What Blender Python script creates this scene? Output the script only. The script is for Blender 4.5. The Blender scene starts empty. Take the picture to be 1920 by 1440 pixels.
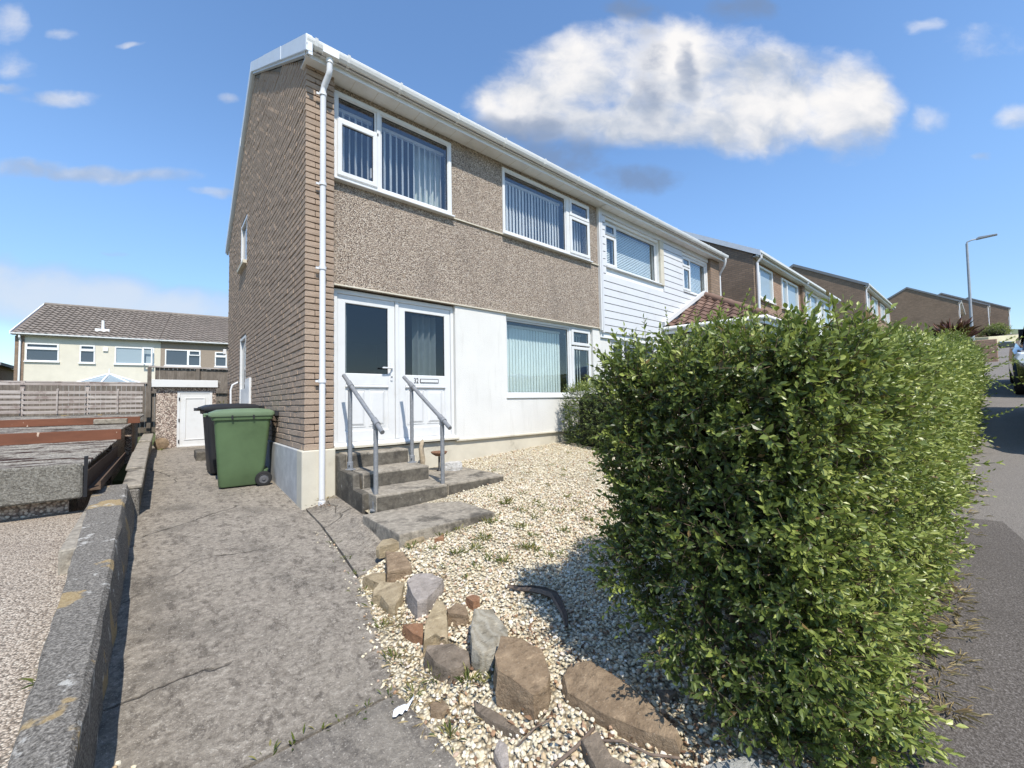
import bpy, bmesh, math, random
import numpy as np
from mathutils import Vector, Matrix

S = bpy.context.scene
R = math.radians
rnd = random.Random(7)
rng = np.random.default_rng(11)

# ---------------------------------------------------------------- camera
CAM = Vector((-1.233, -5.1475, 1.1753))
yaw, pitch, roll = R(40.454), R(2.5346), R(-1.033)
FW = Vector((math.sin(yaw) * math.cos(pitch), math.cos(yaw) * math.cos(pitch), math.sin(pitch)))
_r0 = Vector((math.cos(yaw), -math.sin(yaw), 0)); _u0 = _r0.cross(FW)
RT = _r0 * math.cos(roll) + _u0 * math.sin(roll)
UP = -_r0 * math.sin(roll) + _u0 * math.cos(roll)
cd = bpy.data.cameras.new('camera'); cam = bpy.data.objects.new('camera', cd)
S.collection.objects.link(cam); S.camera = cam
cd.sensor_width = 36; cd.lens = 764.87 / 1920 * 36; cd.clip_start = .05; cd.clip_end = 4000
cam.matrix_world = Matrix(((RT.x, UP.x, -FW.x, CAM.x), (RT.y, UP.y, -FW.y, CAM.y), (RT.z, UP.z, -FW.z, CAM.z), (0, 0, 0, 1)))

# ---------------------------------------------------------------- node helper
class N:
    def __init__(s, tree): s.t = tree; s.t.nodes.clear()
    def a(s, typ, **kw):
        n = s.t.nodes.new(typ)
        for k, v in kw.items():
            if k.startswith('_'): setattr(n, k[1:], v)
        for k, v in kw.items():
            if k.startswith('_'): continue
            key = int(k[1:]) if k[0] == 'i' and k[1:].isdigit() else k.replace('__', ' ')
            s.put(n.inputs[key], v)
        return n
    def put(s, sock, v):
        if isinstance(v, bpy.types.NodeSocket): s.t.links.new(v, sock)
        elif isinstance(v, bpy.types.Node): s.t.links.new(v.outputs[0], sock)
        else: sock.default_value = v
    def m(s, op, a, b=0., c=0., clamp=False):
        n = s.t.nodes.new('ShaderNodeMath'); n.operation = op; n.use_clamp = clamp
        for i, v in enumerate((a, b, c)): s.put(n.inputs[i], v)
        return n.outputs[0]
    def vm(s, op, a, b=(0, 0, 0)):
        n = s.t.nodes.new('ShaderNodeVectorMath'); n.operation = op
        s.put(n.inputs[0], a); s.put(n.inputs[1], b)
        return n.outputs['Value'] if op in ('DOT_PRODUCT', 'LENGTH') else n.outputs[0]
    def ss(s, x, lo, hi):
        n = s.t.nodes.new('ShaderNodeMapRange'); n.interpolation_type = 'SMOOTHSTEP'
        s.put(n.inputs[0], x); s.put(n.inputs[1], lo); s.put(n.inputs[2], hi)
        return n.outputs[0]
    def mix(s, f, a, b):
        n = s.t.nodes.new('ShaderNodeMix'); n.data_type = 'RGBA'
        s.put(n.inputs[0], f); s.put(n.inputs[6], a); s.put(n.inputs[7], b)
        return n.outputs[2]
    def noise(s, vec, scale, detail=3., rough=.55):
        n = s.a('ShaderNodeTexNoise', Scale=scale, Detail=detail, Roughness=rough)
        if vec is not None: s.put(n.inputs['Vector'], vec)
        return n.outputs[0]
    def ramp(s, f, stops):
        n = s.t.nodes.new('ShaderNodeValToRGB'); e = n.color_ramp.elements
        while len(e) < len(stops): e.new(.5)
        for i, (q, c) in enumerate(stops): e[i].position = q; e[i].color = (*c[:3], 1)
        s.put(n.inputs[0], f); return n.outputs[0]

def c8(r, g, b):
    f = lambda v: ((v / 255 + .055) / 1.055) ** 2.4 if v > 10 else v / 255 / 12.92
    return (f(r), f(g), f(b), 1)

# ---------------------------------------------------------------- sun and sky
SD = Vector((.3, 1, -1.42)).normalized()          # direction the sunlight travels
sl = bpy.data.lights.new('sun', 'SUN'); sl.energy = 4.7; sl.angle = R(.55); sl.color = (1, .95, .87)
sun = bpy.data.objects.new('sun', sl); S.collection.objects.link(sun)
sun.rotation_euler = SD.to_track_quat('-Z', 'Y').to_euler()
W = bpy.data.worlds.new('World'); S.world = W; W.use_nodes = True
w = N(W.node_tree)
sky = w.a('ShaderNodeTexSky', _sky_type='NISHITA'); sky.sun_disc = False
sky.sun_elevation = math.asin(-SD.z); sky.sun_rotation = math.atan2(-SD.x, -SD.y)
sky.air_density = 1.0; sky.dust_density = .15; sky.ozone_density = 2.2; sky.altitude = 50
d = w.a('ShaderNodeTexCoord').outputs['Generated']
zz = w.a('ShaderNodeSeparateXYZ', Vector=d).outputs[2]
# cloud field: measured on the sky dome along three fixed world directions
dn = w.m('MAXIMUM', w.vm('DOT_PRODUCT', d, tuple(FW)), .05)
cu = w.m('DIVIDE', w.vm('DOT_PRODUCT', d, tuple(RT)), dn)
cv = w.m('DIVIDE', w.vm('DOT_PRODUCT', d, tuple(UP)), dn)
front = w.ss(w.vm('DOT_PRODUCT', d, tuple(FW)), .1, .3)
cp = w.a('ShaderNodeCombineXYZ', X=cu, Y=w.m('MULTIPLY', cv, 1.35), Z=.3).outputs[0]
dirz = w.m('ADD', w.m('MAXIMUM', zz, 0.), .12)
pl = w.vm('MULTIPLY', d, (1, 1, 1))
pdv = w.a('ShaderNodeVectorMath', _operation='DIVIDE'); w.put(pdv.inputs[0], pl)
cz = w.a('ShaderNodeCombineXYZ', X=dirz, Y=dirz, Z=dirz); w.put(pdv.inputs[1], cz.outputs[0])
wide = w.noise(pdv.outputs[0], 1.1, 7, .6)
# loose small clouds everywhere on the dome
gen = w.ss(w.m('ADD', wide, w.m('MULTIPLY', w.ss(zz, .0, .5), -.05)), .63, .78)
warp = w.a('ShaderNodeTexNoise', Vector=cp, Scale=3.2, Detail=4., Roughness=.6)
wv = w.vm('ADD', cp, w.vm('MULTIPLY', w.vm('SUBTRACT', warp.outputs[1], (.5, .5, .5)), (.16, .12, 0)))
fb = w.noise(wv, 5.2, 10, .57); fb2 = w.noise(wv, 4.2, 6, .52); fbu = w.noise(w.vm('ADD', wv, (-.02, .08, 0)), 4.2, 6, .52)
wx = w.a('ShaderNodeSeparateXYZ', Vector=wv)
def ell(px, py, ax, ay):
    u = (px - 960) / 764.87; v = (720 - py) / 764.87 * 1.35
    a = w.m('DIVIDE', w.m('SUBTRACT', wx.outputs[0], u), ax / 764.87)
    b = w.m('DIVIDE', w.m('SUBTRACT', wx.outputs[1], v), ay / 764.87 * 1.35)
    return w.m('SUBTRACT', 1., w.m('ADD', w.m('MULTIPLY', a, a), w.m('MULTIPLY', b, b)))
def union(L):
    o = L[0]
    for x in L[1:]: o = w.m('SMOOTH_MAX', o, x, .25)
    return o
big = union([ell(1090, 150, 150, 82), ell(1260, 140, 190, 105), ell(1440, 175, 170, 95), ell(1590, 195, 92, 82), ell(1250, 235, 280, 52), ell(985, 195, 105, 62)])
dbig = w.ss(w.m('ADD', big, w.m('MULTIPLY', w.m('SUBTRACT', fb, .5), 2.9)), -.42, .85)
small = union([ell(20, 45, 42, 42), ell(120, 64, 34, 14), ell(25, 120, 48, 30), ell(105, 185, 85, 17), ell(10, 170, 60, 14), ell(170, 330, 200, 17), ell(60, 322, 80, 22), ell(410, 364, 60, 11),
               ell(1735, 50, 36, 18), ell(1850, 85, 95, 42), ell(1748, 215, 52, 30), ell(1905, 220, 42, 28), ell(430, 176, 26, 11), ell(240, 88, 26, 7), ell(1850, 296, 26, 10), ell(222, 476, 34, 6)])
dsm = w.m('MULTIPLY', w.ss(w.m('ADD', small, w.m('MULTIPLY', w.m('SUBTRACT', fb, .5), 4.4)), -.1, 1.7), .72)
bank = union([ell(60, 560, 180, 62), ell(190, 560, 150, 52), ell(330, 580, 170, 40), ell(-80, 540, 160, 70)])
dbk = w.m('MULTIPLY', w.ss(w.m('ADD', bank, w.m('MULTIPLY', w.m('SUBTRACT', fb, .5), 1.5)), -.35, 1.0), .8)
dark = union([ell(1215, 150, 52, 130), ell(1300, 150, 28, 70), ell(1060, 300, 160, 55), ell(1190, 340, 110, 30), ell(1195, 12, 75, 34), ell(1400, 10, 80, 30), ell(960, 250, 120, 40)])
ddk = w.m('MULTIPLY', w.ss(w.m('ADD', dark, w.m('MULTIPLY', w.m('SUBTRACT', fb, .5), 4.2)), .1, 1.3), .85)
den = w.m('MAXIMUM', w.m('MAXIMUM', dbig, dsm), dbk)
den = w.m('MULTIPLY', den, front)
den = w.m('MAXIMUM', den, w.m('MULTIPLY', w.m('MULTIPLY', gen, w.m('SUBTRACT', 1., front)), .85))
ddk = w.m('MULTIPLY', ddk, front)
# lit tops and greyer bellies
lum = w.ss(w.m('ADD', w.m('MULTIPLY', w.m('SUBTRACT', fb2, fbu), 3.6), w.m('ADD', w.m('MULTIPLY', w.m('SUBTRACT', cv, .72), 2.4), w.m('MULTIPLY', w.m('SUBTRACT', fb, .5), 1.2))), -.95, .62)
ccol = w.mix(lum, (.38, .45, .57, 1), (.86, .845, .84, 1))
ccol = w.mix(w.m('MULTIPLY', dbk, 1.2), ccol, (.64, .69, .77, 1))
skyc = w.a('ShaderNodeBackground', Color=sky, Strength=.15)
hs = w.a('ShaderNodeHueSaturation', Color=sky, Saturation=1.1, Value=w.m('MULTIPLY_ADD', w.ss(zz, .0, .45), .52, .88))
skyc.inputs[0].default_value = (0, 0, 0, 1); w.put(skyc.inputs[0], hs.outputs[0])
cbg = w.a('ShaderNodeBackground', Color=ccol, Strength=.92)
kbg = w.a('ShaderNodeBackground', Color=(.17, .24, .38, 1), Strength=1.)
mx = w.a('ShaderNodeMixShader', i0=den, i1=skyc, i2=cbg)
mx2 = w.a('ShaderNodeMixShader', i0=w.m('MULTIPLY', ddk, .85), i1=mx, i2=kbg)
w.a('ShaderNodeOutputWorld', Surface=mx2)
S.view_settings.view_transform = 'Standard'; S.view_settings.look = 'None'
S.view_settings.exposure = .3; S.view_settings.gamma = 1.; S.view_settings.use_curve_mapping = False
S.render.engine = 'CYCLES'; S.cycles.use_denoising = True
S.cycles.max_bounces = 6; S.cycles.diffuse_bounces = 3; S.cycles.glossy_bounces = 3; S.cycles.transparent_max_bounces = 16; S.cycles.sample_clamp_indirect = 6

# ---------------------------------------------------------------- materials
MT = {}
def newmat(name):
    m = bpy.data.materials.new(name); m.use_nodes = True; MT[name] = m
    return m, N(m.node_tree)
def finish(n, col, rough=.7, bump=None, bstr=.3, bdist=.01, spec=.35, metal=0., **kw):
    b = n.a('ShaderNodeBsdfPrincipled'); n.put(b.inputs['Base Color'], col); n.put(b.inputs['Roughness'], rough)
    b.inputs['Specular IOR Level'].default_value = spec; b.inputs['Metallic'].default_value = metal
    for k, v in kw.items(): n.put(b.inputs[k.replace('__', ' ')], v)
    if bump is not None:
        bp = n.a('ShaderNodeBump', Strength=bstr, Distance=bdist, Height=bump); n.put(b.inputs['Normal'], bp.outputs[0])
    n.a('ShaderNodeOutputMaterial', Surface=b)
    return b
def pos(n): return n.a('ShaderNodeNewGeometry').outputs['Position']
def var(n):
    a = n.a('ShaderNodeAttribute', _attribute_name='rnd').outputs['Fac']
    return n.m('FRACT', n.m('ADD', a, n.a('ShaderNodeObjectInfo').outputs['Random']))
def simple(name, col, rough=.6, amt=.12, scale=6., bump=0., bscale=60., spec=.35, metal=0., dirt=0.):
    m, n = newmat(name); p = pos(n)
    f = n.noise(p, scale, 5, .6)
    lo = tuple(v * (1 - amt) for v in col[:3]); hi = tuple(min(1, v * (1 + amt)) for v in col[:3])
    c = n.ramp(f, [(.3, lo), (.7, hi)])
    if dirt:
        g = n.ss(n.noise(p, 2.3, 8, .7), .5, .75); c = n.mix(n.m('MULTIPLY', g, dirt), c, (*[v * .35 for v in col[:3]], 1))
    finish(n, c, rough, n.noise(p, bscale, 4) if bump else None, bump, .004, spec, metal)
    return m

def brickmat(name, ramp):
    m, n = newmat(name); p = pos(n); v = var(n)
    c = n.ramp(v, ramp)
    sp = n.noise(p, 150, 3, .7); big = n.noise(p, 1.3, 4, .6)
    c = n.mix(n.ss(sp, .52, .72), c, n.mix(.55, c, (.52, .44, .36, 1)))
    c = n.mix(n.ss(sp, .47, .33), c, n.mix(.45, c, (.06, .04, .03, 1)))
    c = n.mix(n.m('MULTIPLY', n.ss(big, .5, .75), .2), c, (.13, .10, .08, 1))
    finish(n, c, .92, n.noise(p, 90, 5, .65), .9, .006, .15)
brickmat('brick', [(0, (.335, .250, .185)), (.35, (.365, .276, .206)), (.7, (.345, .262, .198)), (1, (.38, .290, .216))])
simple('mortar', (.19, .165, .14), .95, .3, 40, .5, 160, .1)

m, n = newmat('pebbledash'); p = pos(n)
vo = n.a('ShaderNodeTexVoronoi', Vector=p, Scale=78.); vo2 = n.a('ShaderNodeTexVoronoi', Vector=p, Scale=105.)
sx = n.a('ShaderNodeSeparateColor', Color=vo.outputs['Color']).outputs[0]; sy = n.a('ShaderNodeSeparateColor', Color=vo2.outputs['Color']).outputs[0]
c = n.ramp(sx, [(0, (.12, .085, .063)), (.2, (.28, .208, .152)), (.45, (.45, .355, .265)), (.75, (.62, .51, .40)), (1, (.76, .67, .56))])
c2 = n.ramp(sy, [(0, (.10, .075, .06)), (.5, (.40, .32, .25)), (1, (.68, .59, .49))])
c = n.mix(.4, c, c2)
hgt = n.m('SUBTRACT', .45, vo.outputs['Distance'])
c = n.mix(n.ss(vo.outputs['Distance'], .5, .8), c, (.10, .08, .065, 1))
c = n.mix(n.m('MULTIPLY', n.ss(n.noise(n.vm('MULTIPLY', p, (1.6, 1, .5)), 1.2, 6, .65), .45, .72), .34), c, (.17, .14, .115, 1))
finish(n, c, .85, n.m('ADD', hgt, n.m('MULTIPLY', sy, .3)), 1., .012, .25)

m, n = newmat('white_render'); p = pos(n)
c = n.ramp(n.noise(p, 1.5, 6, .6), [(.3, (.62, .605, .565)), (.7, (.69, .675, .63))])
c = n.mix(n.m('MULTIPLY', n.ss(n.noise(n.vm('MULTIPLY', p, (5, 5, .6)), 2.4, 6, .65), .52, .72), .16), c, (.36, .34, .29, 1))
finish(n, c, .85, n.noise(p, 75, 4, .6), .6, .008, .2)
m, n = newmat('plinth'); p = pos(n)
st = n.ss(n.noise(p, 2.6, 7, .68), .52, .72)
c = n.mix(n.m('MULTIPLY', st, .55), n.ramp(n.noise(p, 3, 5), [(.3, (.50, .46, .37)), (.7, (.60, .555, .45))]), (.25, .22, .17, 1))
finish(n, c, .85, n.noise(p, 60, 4), .3, .005, .2)
m, n = newmat('plinth_grey'); p = pos(n)
c = n.ramp(n.noise(p, 5, 7, .7), [(.3, (.33, .33, .325)), (.55, (.43, .43, .42)), (.75, (.52, .52, .50))])
finish(n, c, .85, n.noise(p, 60, 4), .3, .005, .2)

def upvc(name, col, rough=.32):
    m, n = newmat(name); p = pos(n)
    g = n.ss(n.noise(p, 3.5, 7, .7), .45, .8)
    c = n.mix(n.m('MULTIPLY', g, .28), col, (.40, .38, .33, 1)); finish(n, c, rough, None, spec=.45)
upvc('upvc', (.655, .655, .64, 1)); upvc('upvc_far', (.76, .76, .74, 1), .5)
upvc('gutter_white', (.74, .74, .715, 1), .38); upvc('verge', (.66, .70, .74, 1), .4)
upvc('cladding', (.585, .59, .595, 1), .55)
simple('pipe_white', (.66, .66, .66), .35, .06, 2, spec=.4)
simple('seal', (.012, .012, .014), .5, .1)
simple('black_metal', (.015, .015, .017), .45, .1)
simple('slat', (.80, .855, .815), .8, .05, 3)
simple('slat_white', (.84, .86, .86), .8, .05, 3)
simple('curtain', (.62, .68, .64), .9, .1, 8)
simple('room', (.14, .13, .115), .9, .05)
simple('number', (.02, .02, .025), .4, .1)

def glass(name, tint, ior=1.5, extra=.03, shade=.86):
    m, n = newmat(name)
    fc = n.a('ShaderNodeLayerWeight', Blend=.5).outputs['Facing']
    f = n.m('ADD', n.m('MULTIPLY', n.m('POWER', fc, 4.), .9), .045 + extra, clamp=True)
    t = n.a('ShaderNodeBsdfTransparent', Color=(shade * tint[0], shade * tint[1], shade * tint[2], 1))
    nz = n.noise(pos(n), 1.3, 2); bp = n.a('ShaderNodeBump', Strength=.06, Distance=.02, Height=nz)
    g = n.a('ShaderNodeBsdfGlossy', Roughness=.015, Color=(.95, .97, 1, 1)); n.put(g.inputs['Normal'], bp.outputs[0])
    mx = n.a('ShaderNodeMixShader', i0=f, i1=t, i2=g); n.a('ShaderNodeOutputMaterial', Surface=mx)
glass('glass', (.95, .98, .98), 1.5, .015, .95); glass('glass_blue', (.97, .98, .98), 1.55, .02, .94); glass('glass_dark', (.72, .74, .76), 1.5, .0, .85)
m, n = newmat('glass_far'); finish(n, (.05, .065, .085, 1), .06, None, spec=.8)
m, n = newmat('glass_pale'); finish(n, (.28, .34, .37, 1), .12, None, spec=.7)

m, n = newmat('concrete_path'); p = pos(n)
f1 = n.noise(p, 26, 8, .75); f2 = n.noise(p, 2.1, 7, .68); f3 = n.noise(p, 110, 4, .7)
pm = n.vm('MULTIPLY', p, (1., .45, 1.)); f4 = n.noise(pm, 15, 8, .75)
c = n.ramp(f1, [(.30, (.108, .092, .073)), (.45, (.228, .198, .160)), (.58, (.318, .280, .228)), (.72, (.49, .442, .37))])
c = n.mix(n.m('MULTIPLY', n.ss(f2, .48, .66), .6), c, (.115, .102, .085, 1))
c = n.mix(n.m('MULTIPLY', n.ss(f4, .52, .62), .6), c, (.072, .060, .050, 1))
c = n.mix(n.m('MULTIPLY', n.ss(n.noise(p, 9, 6, .75), .66, .74), .55), c, (.60, .57, .50, 1))
py = n.a('ShaderNodeSeparateXYZ', Vector=p).outputs[1]
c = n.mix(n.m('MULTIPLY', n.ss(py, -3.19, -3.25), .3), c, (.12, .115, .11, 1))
c = n.mix(n.ss(f3, .57, .68), c, n.mix(.6, c, (.66, .60, .51, 1)))
c = n.mix(n.ss(f3, .42, .30), c, n.mix(.6, c, (.05, .045, .04, 1)))
wp = n.vm('ADD', p, n.vm('MULTIPLY', n.a('ShaderNodeTexNoise', Vector=p, Scale=5., Detail=6.).outputs[1], (.22, .22, 0)))
ck = n.a('ShaderNodeTexVoronoi', _feature='DISTANCE_TO_EDGE', Vector=wp, Scale=.62).outputs['Distance']
ckm = n.m('MULTIPLY', n.ss(ck, .006, .0015), n.ss(n.noise(p, .9, 3), .47, .56))
c = n.mix(n.m('MULTIPLY', ckm, .6), c, (.035, .03, .024, 1))
st = n.ss(n.noise(n.vm('MULTIPLY', p, (1.4, .5, 1)), 1.5, 7, .7), .55, .72)
c = n.mix(n.m('MULTIPLY', st, .28), c, (.38, .34, .27, 1))
finish(n, c, .93, n.m('SUBTRACT', n.m('ADD', n.m('MULTIPLY', f1, .8), n.m('MULTIPLY', f3, .6)), ckm), 1., .012, .15)

def stepmat(name, lo, hi, dark):
    m, n = newmat(name); p = pos(n)
    f1 = n.noise(p, 18, 7, .72); f2 = n.noise(p, 3.2, 6, .68)
    c = n.ramp(f1, [(.3, lo), (.55, tuple((x + y) / 2 for x, y in zip(lo, hi))), (.75, hi)])
    c = n.mix(n.m('MULTIPLY', n.ss(f2, dark, dark + .16), .8), c, (.055, .050, .043, 1))
    c = n.mix(n.m('MULTIPLY', n.ss(n.noise(p, 11, 6, .75), .63, .72), .6), c, (.52, .50, .45, 1))
    finish(n, c, .93, n.m('ADD', f1, n.noise(p, 90, 4)), .8, .008, .15)
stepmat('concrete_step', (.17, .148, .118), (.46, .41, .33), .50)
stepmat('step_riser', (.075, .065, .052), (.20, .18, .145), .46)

m, n = newmat('wall_concrete'); p = pos(n)
f1 = n.noise(p, 90, 5, .7); f2 = n.noise(p, 3., 6, .65)
c = n.ramp(f1, [(.34, (.065, .058, .05)), (.5, (.175, .16, .138)), (.66, (.36, .33, .285))])
c = n.mix(n.m('MULTIPLY', n.ss(n.noise(p, 3.4, 5, .55), .585, .625), .85), c, n.ramp(f1, [(.3, (.27, .19, .09)), (.7, (.45, .34, .18))]))
c = n.mix(n.m('MULTIPLY', n.ss(n.noise(p, 6.5, 5, .7), .60, .66), .8), c, (.52, .50, .45, 1))
c = n.mix(n.m('MULTIPLY', n.ss(f2, .55, .72), .35), c, (.26, .245, .21, 1))
finish(n, c, .94, n.m('ADD', f1, n.noise(p, 30, 6, .7)), .9, .01, .12)

m, n = newmat('moss_roof'); p = pos(n)
f1 = n.noise(n.vm('MULTIPLY', p, (.35, 1.3, 1)), 6, 8, .72); f2 = n.noise(p, 50, 5, .7)
c = n.ramp(f2, [(.3, (.16, .145, .125)), (.55, (.32, .295, .255)), (.75, (.5, .47, .41))])
c = n.mix(n.ss(f1, .46, .60), c, n.ramp(f2, [(.3, (.022, .013, .011)), (.7, (.075, .045, .038))]))
finish(n, c, .95, n.m('ADD', n.m('MULTIPLY', f1, 1.5), f2), 1., .02, .1)

m, n = newmat('rough_panel'); p = pos(n)
f2 = n.noise(p, 75, 6, .75)
c = n.ramp(f2, [(.32, (.085, .075, .06)), (.48, (.25, .23, .19)), (.66, (.46, .43, .365))]); finish(n, c, .95, f2, 1., .03, .1)
m, n = newmat('rust_board'); p = pos(n)
c = n.ramp(n.noise(n.vm('MULTIPLY', p, (.3, 1, 1)), 6, 6, .7), [(.3, (.125, .05, .028)), (.7, (.20, .078, .042))])
c = n.mix(n.ss(n.noise(n.vm('MULTIPLY', p, (1, 1, .45)), 13, 3, .5), .67, .70), c, (.55, .42, .32, 1))
finish(n, c, .7, n.noise(p, 60, 4), .3, .004, .3)

def chips(name, stops, scale, bd=.008):
    m, n = newmat(name); p = pos(n)
    v1 = n.a('ShaderNodeTexVoronoi', Vector=p, Scale=scale)
    r = n.a('ShaderNodeSeparateColor', Color=v1.outputs['Color']).outputs[0]
    c = n.ramp(r, stops)
    c = n.mix(n.ss(v1.outputs['Distance'], .42, .75), c, n.mix(.7, c, (.06, .05, .04, 1)))
    c = n.mix(n.m('MULTIPLY', n.ss(n.noise(p, 1.1, 5, .65), .48, .7), .25), c, (.2, .16, .13, 1))
    finish(n, c, .9, n.m('SUBTRACT', .6, v1.outputs['Distance']), 1., bd, .2)
chips('drive_chips', [(0, (.22, .175, .135)), (.4, (.42, .35, .275)), (.75, (.52, .44, .35)), (1, (.60, .53, .43))], 105)
chips('gravel_base', [(0, (.30, .22, .13)), (.3, (.52, .44, .29)), (.7, (.66, .59, .43)), (1, (.76, .70, .56))], 60, .012)
chips('shed_dash', [(0, (.16, .11, .09)), (.4, (.42, .33, .27)), (.75, (.56, .46, .38)), (1, (.68, .6, .5))], 45)
m, n = newmat('pebble'); p = pos(n); v = var(n)
c = n.ramp(v, [(0, (.74, .68, .53)), (.25, (.66, .58, .40)), (.45, (.78, .74, .63)), (.60, (.50, .37, .22)), (.76, (.71, .64, .48)), (.88, (.36, .20, .11)), (1, (.80, .77, .70))])
c = n.mix(n.m('MULTIPLY', n.noise(p, 160, 3), .35), c, (.30, .24, .16, 1)); finish(n, c, .75, n.noise(p, 220, 3), .3, .002, .3)

def asphalt(name, base, light, scale=170):
    m, n = newmat(name); p = pos(n)
    f = n.noise(p, scale, 4, .75); g = n.noise(p, 1.2, 6, .65)
    c = n.ramp(f, [(.32, tuple(v * .35 for v in base)), (.52, base), (.70, light)])
    c = n.mix(n.m('MULTIPLY', n.ss(g, .45, .7), .3), c, tuple(v * .6 for v in base) + (1,))
    finish(n, c, .88, f, .8, .006, .25)
asphalt('pavement_asphalt', (.118, .102, .088), (.27, .245, .225), 130); asphalt('road_asphalt', (.205, .183, .16), (.34, .31, .275), 150)

m, n = newmat('earth'); p = pos(n)
c = n.ramp(n.noise(p, .6, 8, .7), [(.3, (.055, .065, .025)), (.6, (.10, .11, .04)), (.8, (.17, .15, .07))]); finish(n, c, .95, n.noise(p, 20, 6), .6, .03, .1)
m, n = newmat('hillside'); p = pos(n)
c = n.ramp(n.noise(p, .03, 8, .7), [(.3, (.09, .12, .06)), (.6, (.15, .17, .09)), (.8, (.2, .19, .13))]); finish(n, c, .95)

def rockmat(name, a, b, band=0.):
    m, n = newmat(name); p = n.a('ShaderNodeTexCoord').outputs['Object']
    f = n.noise(p, 14, 8, .7); g = n.noise(p, 90, 5, .7)
    c = n.ramp(f, [(.3, a), (.68, b)])
    if band:
        wv = n.a('ShaderNodeTexWave', Vector=p, Scale=5., Distortion=22., Detail=6.).outputs[1]
        c = n.mix(n.m('MULTIPLY', wv, band), c, (.55, .54, .48, 1))
    h2_ = n.noise(n.vm('MULTIPLY', p, (1, 3, 6)), 9, 7, .75)
    c = n.mix(n.m('MULTIPLY', n.ss(h2_, .52, .64), .5), c, (*[v * .38 for v in a], 1)); c = n.mix(n.m('MULTIPLY', n.ss(h2_, .44, .34), .4), c, (*[min(.7, v * 1.7) for v in b], 1))
    c = n.mix(n.ss(g, .58, .75), c, n.mix(.4, c, (.55, .5, .4, 1))); c = n.mix(n.ss(g, .42, .28), c, n.mix(.5, c, (.05, .035, .03, 1)))
    finish(n, c, .85, n.m('ADD', n.m('MULTIPLY', f, 1.4), g), .8, .012, .25)
rockmat('rock_brown', (.16, .11, .068), (.32, .235, .15)); rockmat('rock_tan', (.24, .185, .11), (.42, .34, .22))
rockmat('rock_grey', (.23, .20, .172), (.41, .36, .32)); rockmat('rock_striped', (.17, .15, .11), (.36, .32, .245), .22)
rockmat('rock_red', (.19, .095, .05), (.33, .185, .105)); rockmat('rock_slate', (.12, .095, .07), (.25, .20, .15)); rockmat('rock_pale', (.30, .30, .275), (.44, .44, .41))
rockmat('rock_white', (.40, .38, .34), (.62, .60, .56))

def leafmat(name, ramp, trans=.32, rough=.38):
    m, n = newmat(name)
    a = n.a('ShaderNodeAttribute', _attribute_name='rnd').outputs['Fac']
    a = n.m('FRACT', n.m('ADD', a, n.m('MULTIPLY', n.a('ShaderNodeObjectInfo').outputs['Random'], .0)))
    c = n.ramp(a, ramp)
    b = n.a('ShaderNodeBsdfPrincipled', Roughness=rough); n.put(b.inputs['Base Color'], c); b.inputs['Specular IOR Level'].default_value = .45
    t = n.a('ShaderNodeBsdfTranslucent'); n.put(t.inputs[0], n.mix(.5, c, (.20, .26, .03, 1)))
    mx = n.a('ShaderNodeMixShader', i0=trans, i1=b, i2=t); n.a('ShaderNodeOutputMaterial', Surface=mx)
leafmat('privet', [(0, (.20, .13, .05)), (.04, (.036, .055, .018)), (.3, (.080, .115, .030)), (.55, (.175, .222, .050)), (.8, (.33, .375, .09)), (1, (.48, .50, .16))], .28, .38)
leafmat('weed_leaf', [(0, (.06, .09, .02)), (.5, (.13, .16, .035)), (1, (.30, .26, .09))], .25, .6)
leafmat('straw', [(0, (.20, .14, .07)), (.5, (.36, .28, .14)), (1, (.52, .42, .23))], .15, .8)
leafmat('litter', [(0, (.06, .035, .022)), (.5, (.14, .075, .04)), (1, (.24, .14, .08))], .1, .8)
leafmat('phormium', [(0, (.05, .018, .015)), (.5, (.11, .035, .025)), (1, (.2, .09, .05))], .15, .5)
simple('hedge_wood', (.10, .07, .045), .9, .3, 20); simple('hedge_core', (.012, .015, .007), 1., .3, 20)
simple('bin_green', (.088, .138, .064), .42, .12, 3, .15, 200, .4, dirt=.35); simple('bin_green_lid', (.145, .205, .12), .45, .12, 3, .15, 200, .4, dirt=.3)
simple('bin_black', (.022, .022, .024), .5, .15, 5, .15, 200, .35); simple('rubber', (.018, .018, .018), .8, .2, 20); simple('hub_grey', (.10, .10, .105), .5, .1)
m, n = newmat('galvanised'); p = pos(n)
c = n.ramp(n.noise(p, 28, 5, .65), [(.3, (.20, .205, .21)), (.7, (.30, .305, .31))]); finish(n, c, .55, n.noise(p, 80, 3), .15, .002, .4, .3)
def woodmat(name, a, b, dk):
    m, n = newmat(name); p = pos(n); v = var(n)
    f = n.noise(n.vm('MULTIPLY', p, (1., 1., .2)) if name == 'board_wood' else n.vm('MULTIPLY', p, (.15, 1, 1)), 22, 6, .7)
    c = n.ramp(f, [(.3, a), (.7, b)]); c = n.mix(n.m('MULTIPLY', v, .35), c, (*dk, 1))
    c = n.mix(n.m('MULTIPLY', n.ss(n.noise(p, 2.2, 6, .7), .50, .66), .6), c, (*dk, 1)); finish(n, c, .9, f, .5, .006, .15)
woodmat('slat_wood', (.36, .315, .28), (.58, .53, .48), (.16, .10, .085)); woodmat('board_wood', (.13, .11, .09), (.25, .215, .18), (.10, .085, .07))
brickmat('far_brick_plain', [(0, (.27, .205, .15)), (1, (.33, .255, .19))])
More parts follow.
